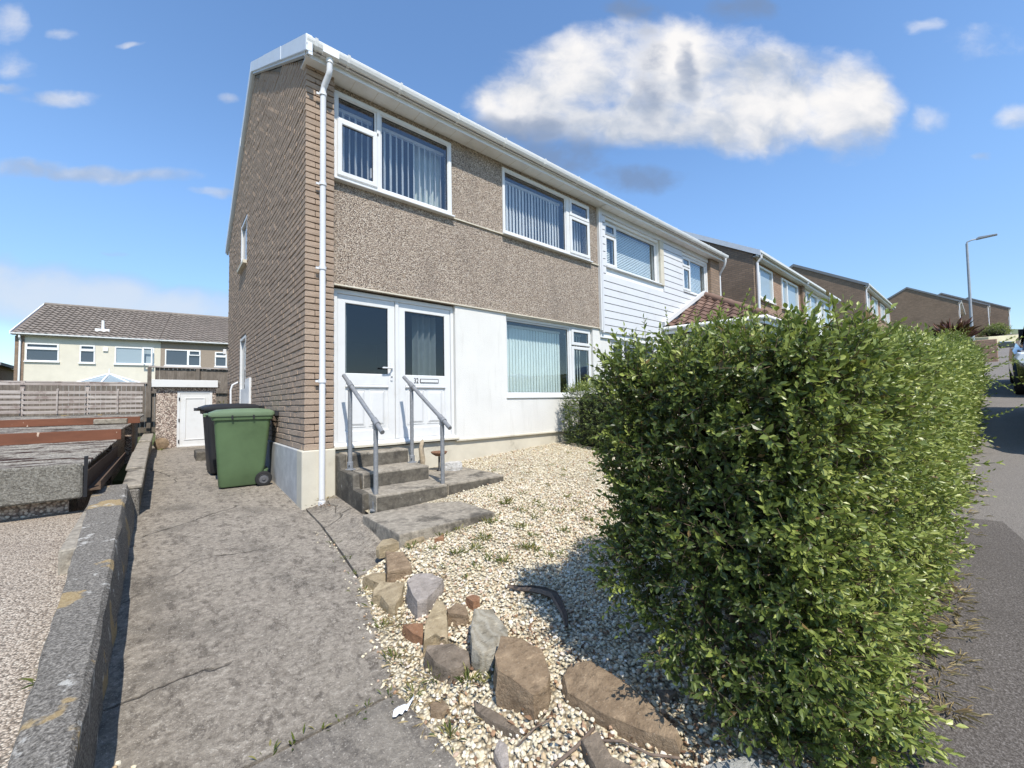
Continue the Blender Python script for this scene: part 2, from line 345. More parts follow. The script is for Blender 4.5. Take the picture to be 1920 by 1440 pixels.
def coursed(name, a, b, mo, s=1.):
    m, n = newmat(name); p = pos(n); sp = n.a('ShaderNodeSeparateXYZ', Vector=p)
    h = n.m('ADD', sp.outputs[0], sp.outputs[1]); v = n.a('ShaderNodeCombineXYZ', X=h, Y=sp.outputs[2]).outputs[0]
    bt = n.a('ShaderNodeTexBrick', Vector=v, Color1=(*a, 1), Color2=(*b, 1), Mortar=(*mo, 1), Scale=1.); bt.inputs['Mortar Size'].default_value = .007
    bt.inputs['Brick Width'].default_value = .225; bt.inputs['Row Height'].default_value = .075
    g = n.noise(p, .8, 5, .65); c = n.mix(n.m('MULTIPLY', n.ss(g, .45, .75), .3), bt.outputs[0], (.10, .075, .055, 1))
    finish(n, c, .92, n.m('SUBTRACT', 1., bt.outputs['Fac']), .6, .008, .15)
coursed('far_brick', (.30, .21, .145), (.235, .165, .115), (.15, .13, .11)); coursed('far_brick_warm', (.37, .25, .175), (.31, .20, .14), (.2, .16, .13))
m, n = newmat('roof_tile_grey'); p = pos(n); v = var(n)
c = n.ramp(v, [(0, (.19, .162, .138)), (1, (.235, .20, .17))]); c = n.mix(n.m('MULTIPLY', n.ss(n.noise(p, 5, 6, .7), .5, .7), .5), c, (.33, .30, .25, 1)); finish(n, c, .9, n.noise(p, 30, 4), .4, .01, .2)
m, n = newmat('roof_tile_brown'); p = pos(n); v = var(n)
c = n.ramp(v, [(0, (.115, .068, .05)), (.5, (.15, .09, .067)), (1, (.19, .12, .09))]); finish(n, c, .75, n.noise(p, 40, 4), .4, .006, .3)
simple('roof_plain', (.17, .14, .12), .9, .2, 4); simple('cream_wall', (.62, .575, .465), .9, .05, 2, .3, 60, .2); simple('brown_wall', (.30, .245, .19), .9, .2, 30, .4, 60, .15)
simple('pale_wall', (.70, .64, .42), .9, .08, 2); simple('far_roof', (.20, .21, .22), .8, .1)
simple('lamp_steel', (.34, .36, .38), .5, .1, 5, metal=.3); simple('lamp_glass', (.5, .52, .55), .3, .1)
m, n = newmat('car_silver'); finish(n, (.80, .81, .82, 1), .3, None, spec=.5, metal=0., Coat__Weight=.5)
m, n = newmat('car_black'); finish(n, (.012, .012, .015, 1), .22, None, spec=.6, Coat__Weight=1.)
simple('car_plastic', (.02, .02, .022), .6, .1); simple('car_light', (.7, .7, .72), .15, .05); simple('car_red', (.3, .01, .01), .2, .05); simple('alloy', (.45, .46, .47), .35, .1, metal=.7); simple('plate', (.75, .75, .7), .5, .03)
simple('paper', (.78, .79, .82), .8, .06, 30); simple('rusty', (.18, .095, .055), .85, .35, 25, .4, 80); simple('driftwood', (.36, .29, .20), .9, .25, 30, .4, 60); simple('bark', (.16, .118, .09), .9, .3, 35, .5, 70)
simple('soil', (.10, .065, .042), .95, .35, 30, .6, 60)

# ---------------------------------------------------------------- mesh helpers
COL = S.collection
class MB:
    def __init__(s): s.v = []; s.f = []
    def add(s, vs, fs):
        o = len(s.v); s.v += [tuple(q) for q in vs]; s.f += [tuple(i + o for i in g) for g in fs]; return s
    def box(s, x0, x1, y0, y1, z0, z1):
        return s.add([(x0, y0, z0), (x1, y0, z0), (x1, y1, z0), (x0, y1, z0), (x0, y0, z1), (x1, y0, z1), (x1, y1, z1), (x0, y1, z1)],
                     [(0, 3, 2, 1), (4, 5, 6, 7), (0, 1, 5, 4), (1, 2, 6, 5), (2, 3, 7, 6), (3, 0, 4, 7)])
    def loft(s, rings, caps=True, closed=True):
        n = len(rings[0]); vs = [q for r in rings for q in r]; fs = []
        for i in range(len(rings) - 1):
            for j in range(n if closed else n - 1):
                k = (j + 1) % n; fs.append((i * n + j, i * n + k, (i + 1) * n + k, (i + 1) * n + j))
        if caps and closed: fs += [tuple(range(n - 1, -1, -1)), tuple((len(rings) - 1) * n + j for j in range(n))]
        return s.add(vs, fs)
    def tube(s, pts, r, n=10, caps=True):
        pts = [Vector(q) for q in pts]; rings = []
        rr = r if isinstance(r, (list, tuple)) else [r] * len(pts)
        t0 = (pts[1] - pts[0]).normalized(); a = Vector((0, 0, 1)) if abs(t0.z) < .9 else Vector((1, 0, 0)); u = t0.cross(a).normalized()
        for i, q in enumerate(pts):
            t = (pts[min(i + 1, len(pts) - 1)] - pts[max(i - 1, 0)]).normalized()
            u = (u - t * u.dot(t)).normalized(); v = t.cross(u)
            rings.append([q + (u * math.cos(2 * math.pi * k / n) + v * math.sin(2 * math.pi * k / n)) * rr[i] for k in range(n)])
        return s.loft(rings, caps)
    def prism(s, poly, axis, a, b):
        """poly in the two other axes, extruded along axis from a to b"""
        def P(u, v, t): return (t, u, v) if axis == 'x' else (u, t, v) if axis == 'y' else (u, v, t)
        n = len(poly)
        return s.add([P(u, v, a) for u, v in poly] + [P(u, v, b) for u, v in poly],
                     [tuple(range(n)), tuple(range(2 * n - 1, n - 1, -1))] + [(i, n + i, n + (i + 1) % n, (i + 1) % n) for i in range(n)])
    def lathe(s, prof, c, axis='z', n=24):
        rings = []
        for k in range(n):
            a = 2 * math.pi * k / n; rings.append([(r * math.cos(a), r * math.sin(a), h) for r, h in prof])
        m = len(prof); vs = []
        for r in rings:
            for (x, y, h) in r:
                q = (x, y, h) if axis == 'z' else (h, x, y) if axis == 'x' else (x, h, y)
                vs.append((q[0] + c[0], q[1] + c[1], q[2] + c[2]))
        fs = [(k * m + i, ((k + 1) % n) * m + i, ((k + 1) % n) * m + i + 1, k * m + i + 1) for k in range(n) for i in range(m - 1)]
        return s.add(vs, fs)
    def frame(s, x0, x1, z0, z1, w, y0, y1):
        """a rectangular ring in the xz plane"""
        wl, wr, wb, wt = w if isinstance(w, (tuple, list)) else (w,) * 4
        a, b, c, d_ = x0 + wl, x1 - wr, z0 + wb, z1 - wt
        o = [(x0, z0), (x1, z0), (x1, z1), (x0, z1)]; i = [(a, c), (b, c), (b, d_), (a, d_)]
        vs = [(u, y0, v) for u, v in o] + [(u, y0, v) for u, v in i] + [(u, y1, v) for u, v in o] + [(u, y1, v) for u, v in i]
        fs = []
        for k in range(4):
            l = (k + 1) % 4
            fs += [(k, l, 4 + l, 4 + k), (8 + l, 8 + k, 12 + k, 12 + l), (l, k, 8 + k, 8 + l), (4 + k, 4 + l, 12 + l, 12 + k)]
        return s.add(vs, fs)

def mesh_of(mb, mat, smooth=False, bevel=0., seg=1, fix=True):
    me = bpy.data.meshes.new('mesh'); me.from_pydata(mb.v, [], mb.f)
    bm = bmesh.new(); bm.from_mesh(me)
    if fix: bmesh.ops.recalc_face_normals(bm, faces=bm.faces)
    if bevel:
        es = [e for e in bm.edges if len(e.link_faces) == 2 and e.calc_face_angle(0) > .5]
        bmesh.ops.bevel(bm, geom=es, offset=bevel, segments=seg, profile=.6, affect='EDGES', clamp_overlap=True)
    bm.to_mesh(me); bm.free()
    if smooth:
        me.polygons.foreach_set('use_smooth', np.ones(len(me.polygons), bool))
        if smooth != True: me.set_sharp_from_angle(angle=R(smooth))
    me.materials.append(MT[mat]); return me
def link(o, parent=None):
    COL.objects.link(o)
    if parent is not None:
        o.parent = parent
        L = Vector((0, 0, 0)); q = parent
        while q is not None: L += q.location; q = q.parent
        o.location = Vector(o.location) - L
    return o
def mk(name, mb, mat, parent=None, smooth=False, bevel=0., seg=1, loc=(0, 0, 0)):
    o = bpy.data.objects.new(name, mb if isinstance(mb, bpy.types.Mesh) else mesh_of(mb, mat, smooth, bevel, seg))
    o.location = loc; return link(o, parent)
def tag(o, label, cat, group=None):
    o['label'] = label; o['category'] = cat
    if group: o['group'] = group
    return o
def thing(name, label, cat, loc=(0, 0, 0), group=None):
    o = bpy.data.objects.new(name, None); o.location = loc; o.empty_display_size = .1; COL.objects.link(o)
    return tag(o, label, cat, group)
def struct(name, mb, mat, **k):
    o = mk(name, mb, mat, **k); o['kind'] = 'structure'; return o
def npmesh(V, F, mat, rndv=None, smooth=False):
    """V (n,3), F (m,k) arrays; rndv per vertex"""
    me = bpy.data.meshes.new('mesh'); k = F.shape[1]
    me.vertices.add(len(V)); me.vertices.foreach_set('co', V.astype(np.float32).ravel())
    me.loops.add(F.size); me.loops.foreach_set('vertex_index', F.astype(np.int32).ravel())
    me.polygons.add(len(F)); me.polygons.foreach_set('loop_start', np.arange(0, F.size, k, dtype=np.int32))
    me.polygons.foreach_set('use_smooth', np.full(len(F), smooth))
    if rndv is not None:
        a = me.attributes.new('rnd', 'FLOAT', 'POINT'); a.data.foreach_set('value', rndv.astype(np.float32))
    me.materials.append(MT[mat]); me.update(calc_edges=True); me.validate(); return me
def wall(mb, x0, x1, z0, z1, y0, y1, holes=(), ax='y'):
    """slab with rectangular openings; ax='y': spans x,z with y thickness; ax='x': spans y,z"""
    xs = sorted({x0, x1, *[h[0] for h in holes], *[h[1] for h in holes]}); zs = sorted({z0, z1, *[h[2] for h in holes], *[h[3] for h in holes]})
    xs = [v for v in xs if x0 <= v <= x1]; zs = [v for v in zs if z0 <= v <= z1]
    def solid(i, j):
        if i < 0 or j < 0 or i >= len(xs) - 1 or j >= len(zs) - 1: return False
        cx, czz = (xs[i] + xs[i + 1]) / 2, (zs[j] + zs[j + 1]) / 2
        return not any(h[0] < cx < h[1] and h[2] < czz < h[3] for h in holes)
    P = (lambda u, t, v: (u, t, v)) if ax == 'y' else (lambda u, t, v: (t, u, v))
    for i in range(len(xs) - 1):
        for j in range(len(zs) - 1):
            if not solid(i, j): continue
            a, b, c, e = xs[i], xs[i + 1], zs[j], zs[j + 1]
            mb.add([P(a, y0, c), P(b, y0, c), P(b, y0, e), P(a, y0, e)], [(0, 1, 2, 3)]); mb.add([P(a, y1, c), P(b, y1, c), P(b, y1, e), P(a, y1, e)], [(3, 2, 1, 0)])
            for di, dj, (p, q) in ((-1, 0, ((a, c), (a, e))), (1, 0, ((b, c), (b, e))), (0, -1, ((a, c), (b, c))), (0, 1, ((a, e), (b, e)))):
                if not solid(i + di, j + dj): mb.add([P(p[0], y0, p[1]), P(q[0], y0, q[1]), P(q[0], y1, q[1]), P(p[0], y1, p[1])], [(0, 1, 2, 3)])
    return mb
def lerp(x, xs, ys): return float(np.interp(x, xs, ys))

# ---------------------------------------------------------------- ground levels
def zp(y): return .065 * y if y < 4 else .26 + .012 * (y - 4)           # path beside the house
EY = [-6, -5.2, -3.95, -3.75, -3.24, -2.14, -1.5, -.66, -.46, 0]
EX = [-.25, -.28, -.32, -.33, -.36, -.12, -.065, -.008, -.005, 0]
def xe(y): return lerp(y, EY, EX)                                         # right edge of the path
def sstep(t): t = max(0., min(1., t)); return t * t * (3 - 2 * t)
def zg(x, y):                                                             # gravel garden
    return .065 * y + (.1 + .06 * max(x, 0) + .05 * sstep((y + 2.5) / 2.5)) * sstep((x - xe(y)) / .42)
def zr(x): return -.2 + .11 * min(x, 80) if x > -1.5 else -.365 + .03 * (x + 1.5)   # street
def zt(x, y):
    base = zr(x) - .12
    if y > -4.9: base = min(base, .065 * y - .25) if x < 12 else base - .1
    if y > 4: base = .02 + (zr(x) * .9 if x > 12 else 0)
    if x > 120: base += (x - 120) * .05
    return base
gx = sorted(set([-900, -400, -150, -60, -30, -20, -14, 900, 500, 300, 200, 150, 120, 100, 80, 60, 45, 35, 30] + [q * 1.0 for q in range(-10, 26, 2)] + [12.01, -1.5, -1.49]))
gy = sorted(set([-900, -300, -100, -40, -20, -12, -8, -6, -4.91, -4.89, -3, -1.5, 0, 2, 3.9, 4.1, 6, 10, 16, 25, 40, 80, 160, 400, 900]))
g = MB(); g.add([(x, y, zt(x, y)) for y in gy for x in gx], [(j * len(gx) + i, j * len(gx) + i + 1, (j + 1) * len(gx) + i + 1, (j + 1) * len(gx) + i) for j in range(len(gy) - 1) for i in range(len(gx) - 1)])
struct('ground', g, 'earth')

def strip(mb, ys, xl, xr, zf, th=.12, nx=1):
    """sheet between xl(y) and xr(y) with skirts"""
    rings = []
    for y in ys:
        a, b = xl(y), xr(y); top = [(a + (b - a) * k / nx, y) for k in range(nx + 1)]
        rings.append([(x, y, zf(x, y)) for x, y in top] + [(b, y, zf(b, y) - th), (a, y, zf(a, y) - th)])
    return mb.loft(rings)
ys = lambda a, b, k: [a + (b - a) * i / k for i in range(k + 1)]
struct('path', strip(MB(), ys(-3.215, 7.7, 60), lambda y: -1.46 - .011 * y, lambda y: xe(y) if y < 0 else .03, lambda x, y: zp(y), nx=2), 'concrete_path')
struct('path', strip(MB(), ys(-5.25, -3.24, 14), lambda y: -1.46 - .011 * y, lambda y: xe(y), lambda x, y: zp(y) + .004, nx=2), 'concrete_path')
# rough apron between the path, the house corner and the steps
struct('path', strip(MB(), ys(-1.98, .13, 16), lambda y: xe(y) + .012, lambda y: .345 if y > -1.12 else .275 if y > -1.85 else .12, lambda x, y: zp(y) + .012 + .10 * sstep((x - .05) / .3) * sstep((y + 2.0) / .8), nx=5), 'concrete_path')
gb = MB(); xs_ = [0, .08, .2, .35, .5, .8, 1.2, 1.8, 2.4, 3, 3.6, 4.2, 5, 5.7, 6.2]
ygs = ys(-5.0, .16, 60); rows = []
for y in ygs: rows.append([(x0 + xe(y) * (1 - min(x0 / 1., 1)) - (.02 if x0 == 0 else 0), y, 0) for x0 in xs_])
rows = [[(max(x, .36 if y > -1.1 else .29) if y > -1.95 else x, y) for x, y, _ in r] for r in rows]
rows = [[(x + i * 1e-4, y, zg(x, y) - .012) for i, (x, y) in enumerate(r)] for r in rows]
gb.loft(rows, caps=False, closed=False)
struct('gravel_bed', gb, 'gravel_base')
rd = MB(); xs2 = [-14, -8, -4, -1.5, -1.49] + [q * 2.0 for q in range(0, 46)]
rd.loft([[(x, y, zr(x)) for x in xs2] for y in (-15, -10, -7.2, -5.6, -4.86)], caps=False, closed=False)
struct('road', rd, 'road_asphalt')
pvm = MB(); xp = [-14, -8, -4, -1.5, -1.49, 0, 2, 3.6]
pvm.loft([[(x + (.9 if x == 3.6 else 0) * (y + 5) * -.25, y, zr(x) + .004) for x in xp] for y in (-7.1, -6, -5.4, -4.88)], caps=False, closed=False)
struct('pavement', pvm, 'pavement_asphalt')
nd = strip(MB(), ys(-8, .5, 20), lambda y: -13., lambda y: -1.60, lambda x, y: .065 * y + .19, nx=2)
struct('neighbour_drive', nd, 'drive_chips')
# hills far up the street
hl = MB(); rows = []
for i in range(14):
    a = R(-40 + i * 11); rows.append([(160 + 40 * k + 30 * math.cos(i), -160 + i * 40, 8 + 26 * math.sin(min(k, 4) / 4 * 1.57) * (.75 + .25 * math.sin(i * 1.7)) - (6 if k == 0 else 0)) for k in range(7)])
hl.loft(rows, caps=False, closed=False); o = struct('hills', hl, 'hillside', smooth=True)

# ---------------------------------------------------------------- windows
def window(parent, name, x0, x1, z0, z1, y, lights, glassm='glass', sill=True, blind=None, fw=.055, depth=.07, frame_mat='upvc', sillout=.05, fixed=None):
    """lights: list of (x0,x1,z0,z1,opening). y is the outer face of the frame."""
    f = MB(); f.frame(x0, x1, z0, z1, fw, y, y + depth)
    xs = sorted({l[0] for l in lights} | {l[1] for l in lights})
    wobj = mk(name, f, frame_mat, parent, bevel=.006)
    for (a, b, c, e, op) in lights:
        s_ = MB(); sy = y - .022 if op else y + .012
        sw = .06 if op else .026
        s_.frame(a, b, c, e, sw, sy, sy + .05)
        mk('sash', s_, frame_mat, wobj, bevel=.007)
        mk('seal', MB().frame(a + sw - .001, b - sw + .001, c + sw - .001, e - sw + .001, .008, sy + .018, sy + .03), 'seal', wobj)
        mk('pane', MB().box(a + sw - .002, b - sw + .002, sy + .022, sy + .028, c + sw - .002, e - sw + .002), glassm, wobj)
    for (a, b, c, e) in (fixed or []):
        mk('mullion', MB().box(a, b, y - .004, y + .06, c, e), frame_mat, wobj, bevel=.005)
    if sill: mk('sill', MB().prism([(y - sillout, z0 - .035), (y - sillout, z0 - .01), (y + .01, z0 + .004), (y + .05, z0 + .004), (y + .05, z0 - .035)], 'x', x0 - .02, x1 + .02), frame_mat, wobj, bevel=.004)
    return wobj
def slats(wobj, x0, x1, z0, z1, y, n, ang, mat='slat', width=.089, zag=True, jit=4):
    me = mesh_of(MB().box(-width / 2, width / 2, -.0012, .0012, z0, z1), mat)
    mk('blind_rail', MB().box(x0, x1, y - .02, y + .02, z1 + .005, z1 + .045), 'upvc', wobj)
    for i in range(n):
        o = bpy.data.objects.new('blind_slat', me); o.location = (x0 + (x1 - x0) * (i + .5) / n, y, 0); link(o, wobj)
        o.rotation_euler = (0, 0, R(ang + rnd.uniform(-jit, jit)))
def curtain(wobj, x0, x1, z0, z1, y, mat='curtain', amp=.035, k=5):
    c = MB(); n_ = 40
    ring = [(x0 + (x1 - x0) * i / n_, y + amp * math.sin(i / n_ * k * 6.28) * (1 + .3 * math.sin(i))) for i in range(n_ + 1)]
    c.loft([[(x, yy, z0) for x, yy in ring], [(x, yy, z1) for x, yy in ring]], caps=False, closed=False)
    return mk('curtain', c, mat, wobj, smooth=True)
def downpipe(parent, pts, r=.034, name='downpipe', mat='pipe_white', clips=()):
    o = mk(name, MB().tube(pts, r, 14), mat, parent, smooth=35)
    for (x, y, z) in clips:
        mk('pipe_clip', MB().lathe([(r + .001, -.018), (r + .009, -.018), (r + .009, .018), (r + .001, .018)], (x, y, z), n=16).box(x - .07, x - r, y + .01, y + .03, z - .012, z + .012), mat, o)
    return o
def gutter(parent, x0, x1, y, z, brackets, mat='gutter_white', name='gutter'):
    """ogee-ish trough whose back is at y, outer lip at y-.115, rim at z"""
    prof = [(0, 0), (0, -.085), (-.03, -.09), (-.07, -.078), (-.095, -.052), (-.108, -.022), (-.112, 0), (-.118, .002), (-.118, -.006), (-.113, -.028), (-.1, -.06), (-.073, -.085), (-.03, -.097), (.002, -.092), (.002, 0)]
    g_ = MB(); g_.prism([(y + a, z + b) for a, b in prof], 'x', x0, x1)
    o = mk(name, g_, mat, parent)
    for x in brackets:
        b = MB(); b.prism([(y + a * 1.04 - .001, z + c_ * 1.05 - .001) for a, c_ in prof[1:8]] + [(y - .128, z + .012), (y - .12, z - .02), (y - .104, z - .068), (y - .074, z - .094), (y - .028, z - .106), (y + .004, z - .1)], 'x', x - .016, x + .016)
        mk('gutter_bracket', b, mat, o)
    return o

# ---------------------------------------------------------------- number 32
HX = 5.72; HD = 7.6; ZB = .655; RS = .585; RY = HD / 2
hs_ = thing('house', 'brown brick and pebbledash end house with white twin doors numbered 32', 'house', (0, 0, 0), 'houses stepping up the street')
def zv(y): return 5.42 + RS * (y if y < RY else HD - y)                     # underside of the verge
# gable: mortar backing with the window and door openings
GW = (4.55, 5.40, 4.16, 5.12); GD = (4.55, 5.38, .60, 2.64)
gm = MB(); wall(gm, .09, HD - .09, ZB, 5.40, .012, .25, [GW, GD], 'x')
gm.prism([(.09, 5.40), (HD - .09, 5.40), (RY, 5.40 + RS * (RY - .09))], 'x', .012, .25)
gable = mk('gable_wall', gm, 'mortar', hs_)
CH, BL, JT = .075, .225, .010
def brickmesh(lx, ly, lz, ch=.006, seed=0):
    r_ = random.Random(seed); m_ = MB().box(0, lx, 0, ly, 0, lz); me = mesh_of(m_, 'brick', bevel=ch)
    for v in me.vertices: v.co += Vector((r_.uniform(-.003, .003), r_.uniform(-.003, .003), r_.uniform(-.0025, .0025)))
    return me
D_ = .07
meshes = {('g', L): [brickmesh(D_, L - .003, CH - JT, .006, i) for i in range(4)] for L in (.225, .1125)}
corner = {0: [brickmesh(.2215, .1085, CH - JT, .005, i) for i in range(4)], 1: [brickmesh(.1085, .2215, CH - JT, .005, i + 9) for i in range(4)]}
pier = {0: [brickmesh(.103, .1025, CH - JT, .007, i + 20) for i in range(3)], 1: [brickmesh(.2155, .1025, CH - JT, .007, i + 30) for i in range(3)]}
ind = []; rest = []
nc = int((zv(RY) - ZB) / CH)
for k in range(nc):
    z = ZB + .005 + k * CH; od = k % 2
    if z + CH < 5.45:
        ind.append((corner[od][rnd.randrange(4)], (0, 0, z)))
        ind.append((pier[od][rnd.randrange(3)], ((.225 if od == 0 else .1125), 0, z)))
    y = (.1125 if od == 0 else .225)
    while y < HD - .05:
        L = min(BL, HD - y)
        zt_ = min(zv(y), zv(y + L))
        if z + CH - .012 < zt_ - .02 and (z + CH < 5.46 or y > .1):
            segs = [(y, y + L - .003)]
            for (a, b, c, e) in (GW, GD):
                if z + CH > c and z < e:
                    out = []
                    for (p, q) in segs:
                        if q <= a or p >= b: out.append((p, q))
                        else:
                            if p < a: out.append((p, a))
                            if q > b: out.append((b, q))
                    segs = out
            for (p, q) in segs:
                if q - p > .02: rest.append((p, q, z))
        y += BL
near = sorted([r_ for r_ in rest if abs(r_[1] - r_[0] - (BL - .003)) < 1e-3], key=lambda r_: (r_[0] - 0) + abs(r_[2] - 1.6) * .16)[:300 - len(ind)]
nearset = set(near)
for (p, q, z) in near: ind.append((meshes[('g', .225)][rnd.randrange(4)], (rnd.uniform(-.003, .003), p, z)))
for me, loc in ind: mk('brick', me, 'brick', gable, loc=loc)
V = []; F = []; A = []
for (p, q, z) in rest:
    if (p, q, z) in nearset: continue
    o = len(V); x = rnd.uniform(-.004, .003); b = .006; z1 = z + CH - JT; a = rnd.random()
    jz = [rnd.uniform(-.003, .003) for _ in range(4)]
    V += [(x + b, p, z), (x + b, q, z), (x + b, q, z1), (x + b, p, z1), (x, p + .002, z + b + jz[0]), (x, q - .002, z + b + jz[1]), (x, q - .002, z1 - b + jz[2]), (x, p + .002, z1 - b + jz[3]), (.06, p, z), (.06, q, z), (.06, q, z1), (.06, p, z1)]
    F += [tuple(i + o for i in g_) for g_ in ((4, 7, 6, 5), (0, 4, 5, 1), (1, 5, 6, 2), (2, 6, 7, 3), (3, 7, 4, 0), (0, 1, 9, 8), (1, 2, 10, 9), (2, 3, 11, 10), (3, 0, 8, 11))]; A += [a] * 12
o = mk('bricks', npmesh(np.array(V), np.array(F), 'brick', np.array(A)), 'brick', gable); o['kind'] = 'stuff'
mk('pier_core', MB().box(.02, .318, .03, .12, ZB, 5.40), 'mortar', gable)
# plinth
pz = lambda y: zp(y) - .1
mk('plinth', MB().prism([(-.035, -.15), (HD, .2), (HD, ZB), (-.035, ZB)], 'x', -.03, .25), 'plinth_grey', hs_, bevel=.008)
mk('plinth', MB().box(-.034, .335, -.040, .2, -.15, ZB + .003), 'plinth', hs_, bevel=.01)
mk('plinth', MB().box(.335, HX, .145, .3, -.2, .612), 'plinth', hs_)
mk('plinth_drip', MB().prism([(.10, .600), (.10, .622), (.145, .63), (.145, .600)], 'x', 2.13, HX - .01), 'plinth', hs_)
# facade: pebbledash above, white render below
W1 = (.345, 2.085, 4.045, 5.19); W2 = (3.10, 5.42, 4.045, 5.20); W3 = (3.155, 5.47, 1.275, 2.66); DR = (.372, 2.14, .655, 2.66)
mk('pebbledash_wall', wall(MB(), .318, HX, 2.68, 5.42, .11, .3, [W1, W2]), 'pebbledash', hs_)
mk('rendered_wall', wall(MB(), .335, HX, .612, 2.678, .122, .3, [W3, (.3, DR[1], .6, 2.7)]), 'white_render', hs_)
mk('drip_strip', MB().prism([(.085, 4.012), (.085, 4.03), (.112, 4.038), (.112, 4.012)], 'x', 2.10, HX - .01), 'plinth', hs_)
mk('drip_strip', MB().prism([(.09, 2.676), (.09, 2.69), (.112, 2.70), (.112, 2.676)], 'x', .33, HX), 'plinth', hs_)
mk('corner_trim', MB().box(HX - .03, HX + .012, .05, .11, 2.64, 5.3), 'upvc', hs_)
mk('party_wall', MB().box(HX - .06, HX + .06, .31, HD, .3, 5.4), 'room', hs_)
mk('back_wall', MB().box(.26, HX, HD - .25, HD, .2, 5.4), 'brick', hs_)
# rooms behind the glass
for (a, b, c, e) in ((.26, 2.6, .62, 2.6), (2.6, HX - .06, .62, 2.6), (.26, 2.6, 2.75, 5.3), (2.6, HX - .06, 2.75, 5.3)):
    rm = MB(); rm.box(a + .003, b - .003, .305, 4.3, c, e); rm.f = [f_ for i, f_ in enumerate(rm.f) if i % 6 != 2]
    mk('room', rm, 'room', hs_)
# upstairs windows
a = window(hs_, 'window', *W1, .085, [(.385, .905, 4.835, 5.15, False), (.385, .905, 4.085, 4.82, True), (.955, 2.045, 4.085, 5.15, False)], 'glass_blue', fixed=[(.903, .957, 4.06, 5.17), (.37, .93, 4.80, 4.85)], sillout=.055)
mk('handle', MB().box(.835, .85, .125, .16, 4.22, 4.36), 'upvc', a, bevel=.004)
slats(a, .40, .90, 4.10, 5.05, .28, 6, 58, 'slat_white'); slats(a, .96, 2.05, 4.10, 5.05, .28, 12, 51, 'slat_white')
curtain(a, 1.62, 2.06, 4.08, 5.16, .40, k=4); curtain(a, .38, .56, 4.08, 5.16, .40, k=2)
a = window(hs_, 'window', *W2, .085, [(3.135, 4.70, 4.085, 5.16, False), (4.79, 5.385, 4.835, 5.165, True), (4.79, 5.385, 4.085, 4.825, True)], 'glass_blue', fixed=[(4.70, 4.79, 4.06, 5.18)], sillout=.055)
slats(a, 3.15, 4.70, 4.10, 5.05, .27, 20, 28, 'slat_white'); slats(a, 4.80, 5.36, 4.10, 5.05, .27, 7, 25, 'slat_white')
# ground floor window
a = window(hs_, 'window', *W3, .175, [(3.20, 4.80, 1.315, 2.60, False), (4.86, 5.43, 2.28, 2.60, True), (4.86, 5.43, 1.315, 2.255, True)], 'glass', fixed=[(4.80, 4.86, 1.29, 2.63)], sillout=.075)
slats(a, 3.20, 4.72, 1.32, 2.50, .36, 21, 14, 'slat', jit=2); slats(a, 4.88, 5.36, 1.32, 2.50, .36, 6, 30, 'slat', jit=3)
# front door and its twin side panel
def doorleaf(x0, x1, hung):
    dl = MB(); dl.frame(x0, x1, .70, 2.60, (.1, .1, .14, .11), .19, .235)
    o = mk('door' if hung else 'door_side_panel', dl, 'upvc', hs_, bevel=.006)
    a_, b_ = x0 + .098, x1 - .098
    mk('rail', MB().box(a_, b_, .192, .23, 1.43, 1.585), 'upvc', o, bevel=.006)
    mk('seal', MB().frame(a_ - .002, b_ + .002, 1.575, 2.492, .010, .203, .216), 'seal', o)
    mk('pane', MB().box(a_, b_, .208, .214, 1.57, 2.50), 'glass_dark', o)
    mk('panel', MB().box(a_ - .003, b_ + .003, .205, .225, .83, 1.44), 'upvc', o)
    mk('weatherbar', MB().tube([(a_ + .0, .19, 1.415), (b_, .19, 1.415)], .016, 8), 'upvc', o)
    mw = (b_ - a_ - .17) / 2
    for q in (a_ + .05, a_ + .12 + mw):
        mk('raised_panel', MB().add([(q, .205, .90), (q + mw, .205, .90), (q + mw, .205, 1.36), (q, .205, 1.36), (q + .03, .190, .93), (q + mw - .03, .190, .93), (q + mw - .03, .190, 1.33), (q + .03, .190, 1.33)],
                                    [(4, 5, 6, 7), (0, 1, 5, 4), (1, 2, 6, 5), (2, 3, 7, 6), (3, 0, 4, 7)]), 'upvc', o)
        mk('panel_bead', MB().frame(q - .014, q + mw + .014, .886, 1.374, .013, .199, .206), 'upvc', o)
    return o
fr = MB(); fr.frame(DR[0], DR[1], DR[2], DR[3], (.05, .05, .045, .06), .175, .27)
dfr = mk('door_frame', fr, 'upvc', hs_, bevel=.006)
mk('mullion', MB().box(1.195, 1.245, .17, .26, .70, 2.60), 'upvc', dfr, bevel=.006)
mk('threshold', MB().prism([(.12, .655), (.12, .668), (.20, .70), (.26, .70), (.26, .655)], 'x', DR[0], DR[1]), 'upvc', dfr)
mk('door_drip', MB().box(DR[0] - .02, DR[1] + .03, .085, .2, .632, .654), 'plinth', dfr)
dl = doorleaf(.425, 1.193, True)
mk('handle', MB().box(1.125, 1.155, .178, .192, 1.50, 1.74).tube([(1.14, .165, 1.665), (1.10, .13, 1.668), (.99, .125, 1.668)], .011, 8).tube([(1.14, .19, 1.665), (1.14, .16, 1.665)], .014, 8), 'pipe_white', dl, smooth=40)
mk('keyhole', MB().tube([(1.14, .18, 1.55), (1.14, .172, 1.55)], .012, 10), 'galvanised', dl)
curtain(dl, .50, .585, 1.3, 2.5, .33, 'slat', k=1)
dr2 = doorleaf(1.247, 2.088, False)
lb = mk('letterbox', MB().frame(1.575, 1.875, 1.478, 1.535, .007, .182, .194), 'number', dr2)
mk('flap', MB().box(1.582, 1.868, .184, .193, 1.485, 1.528), 'upvc', lb)
curtain(dr2, 1.56, 1.95, 1.2, 2.5, .40, 'curtain', .04, 4)
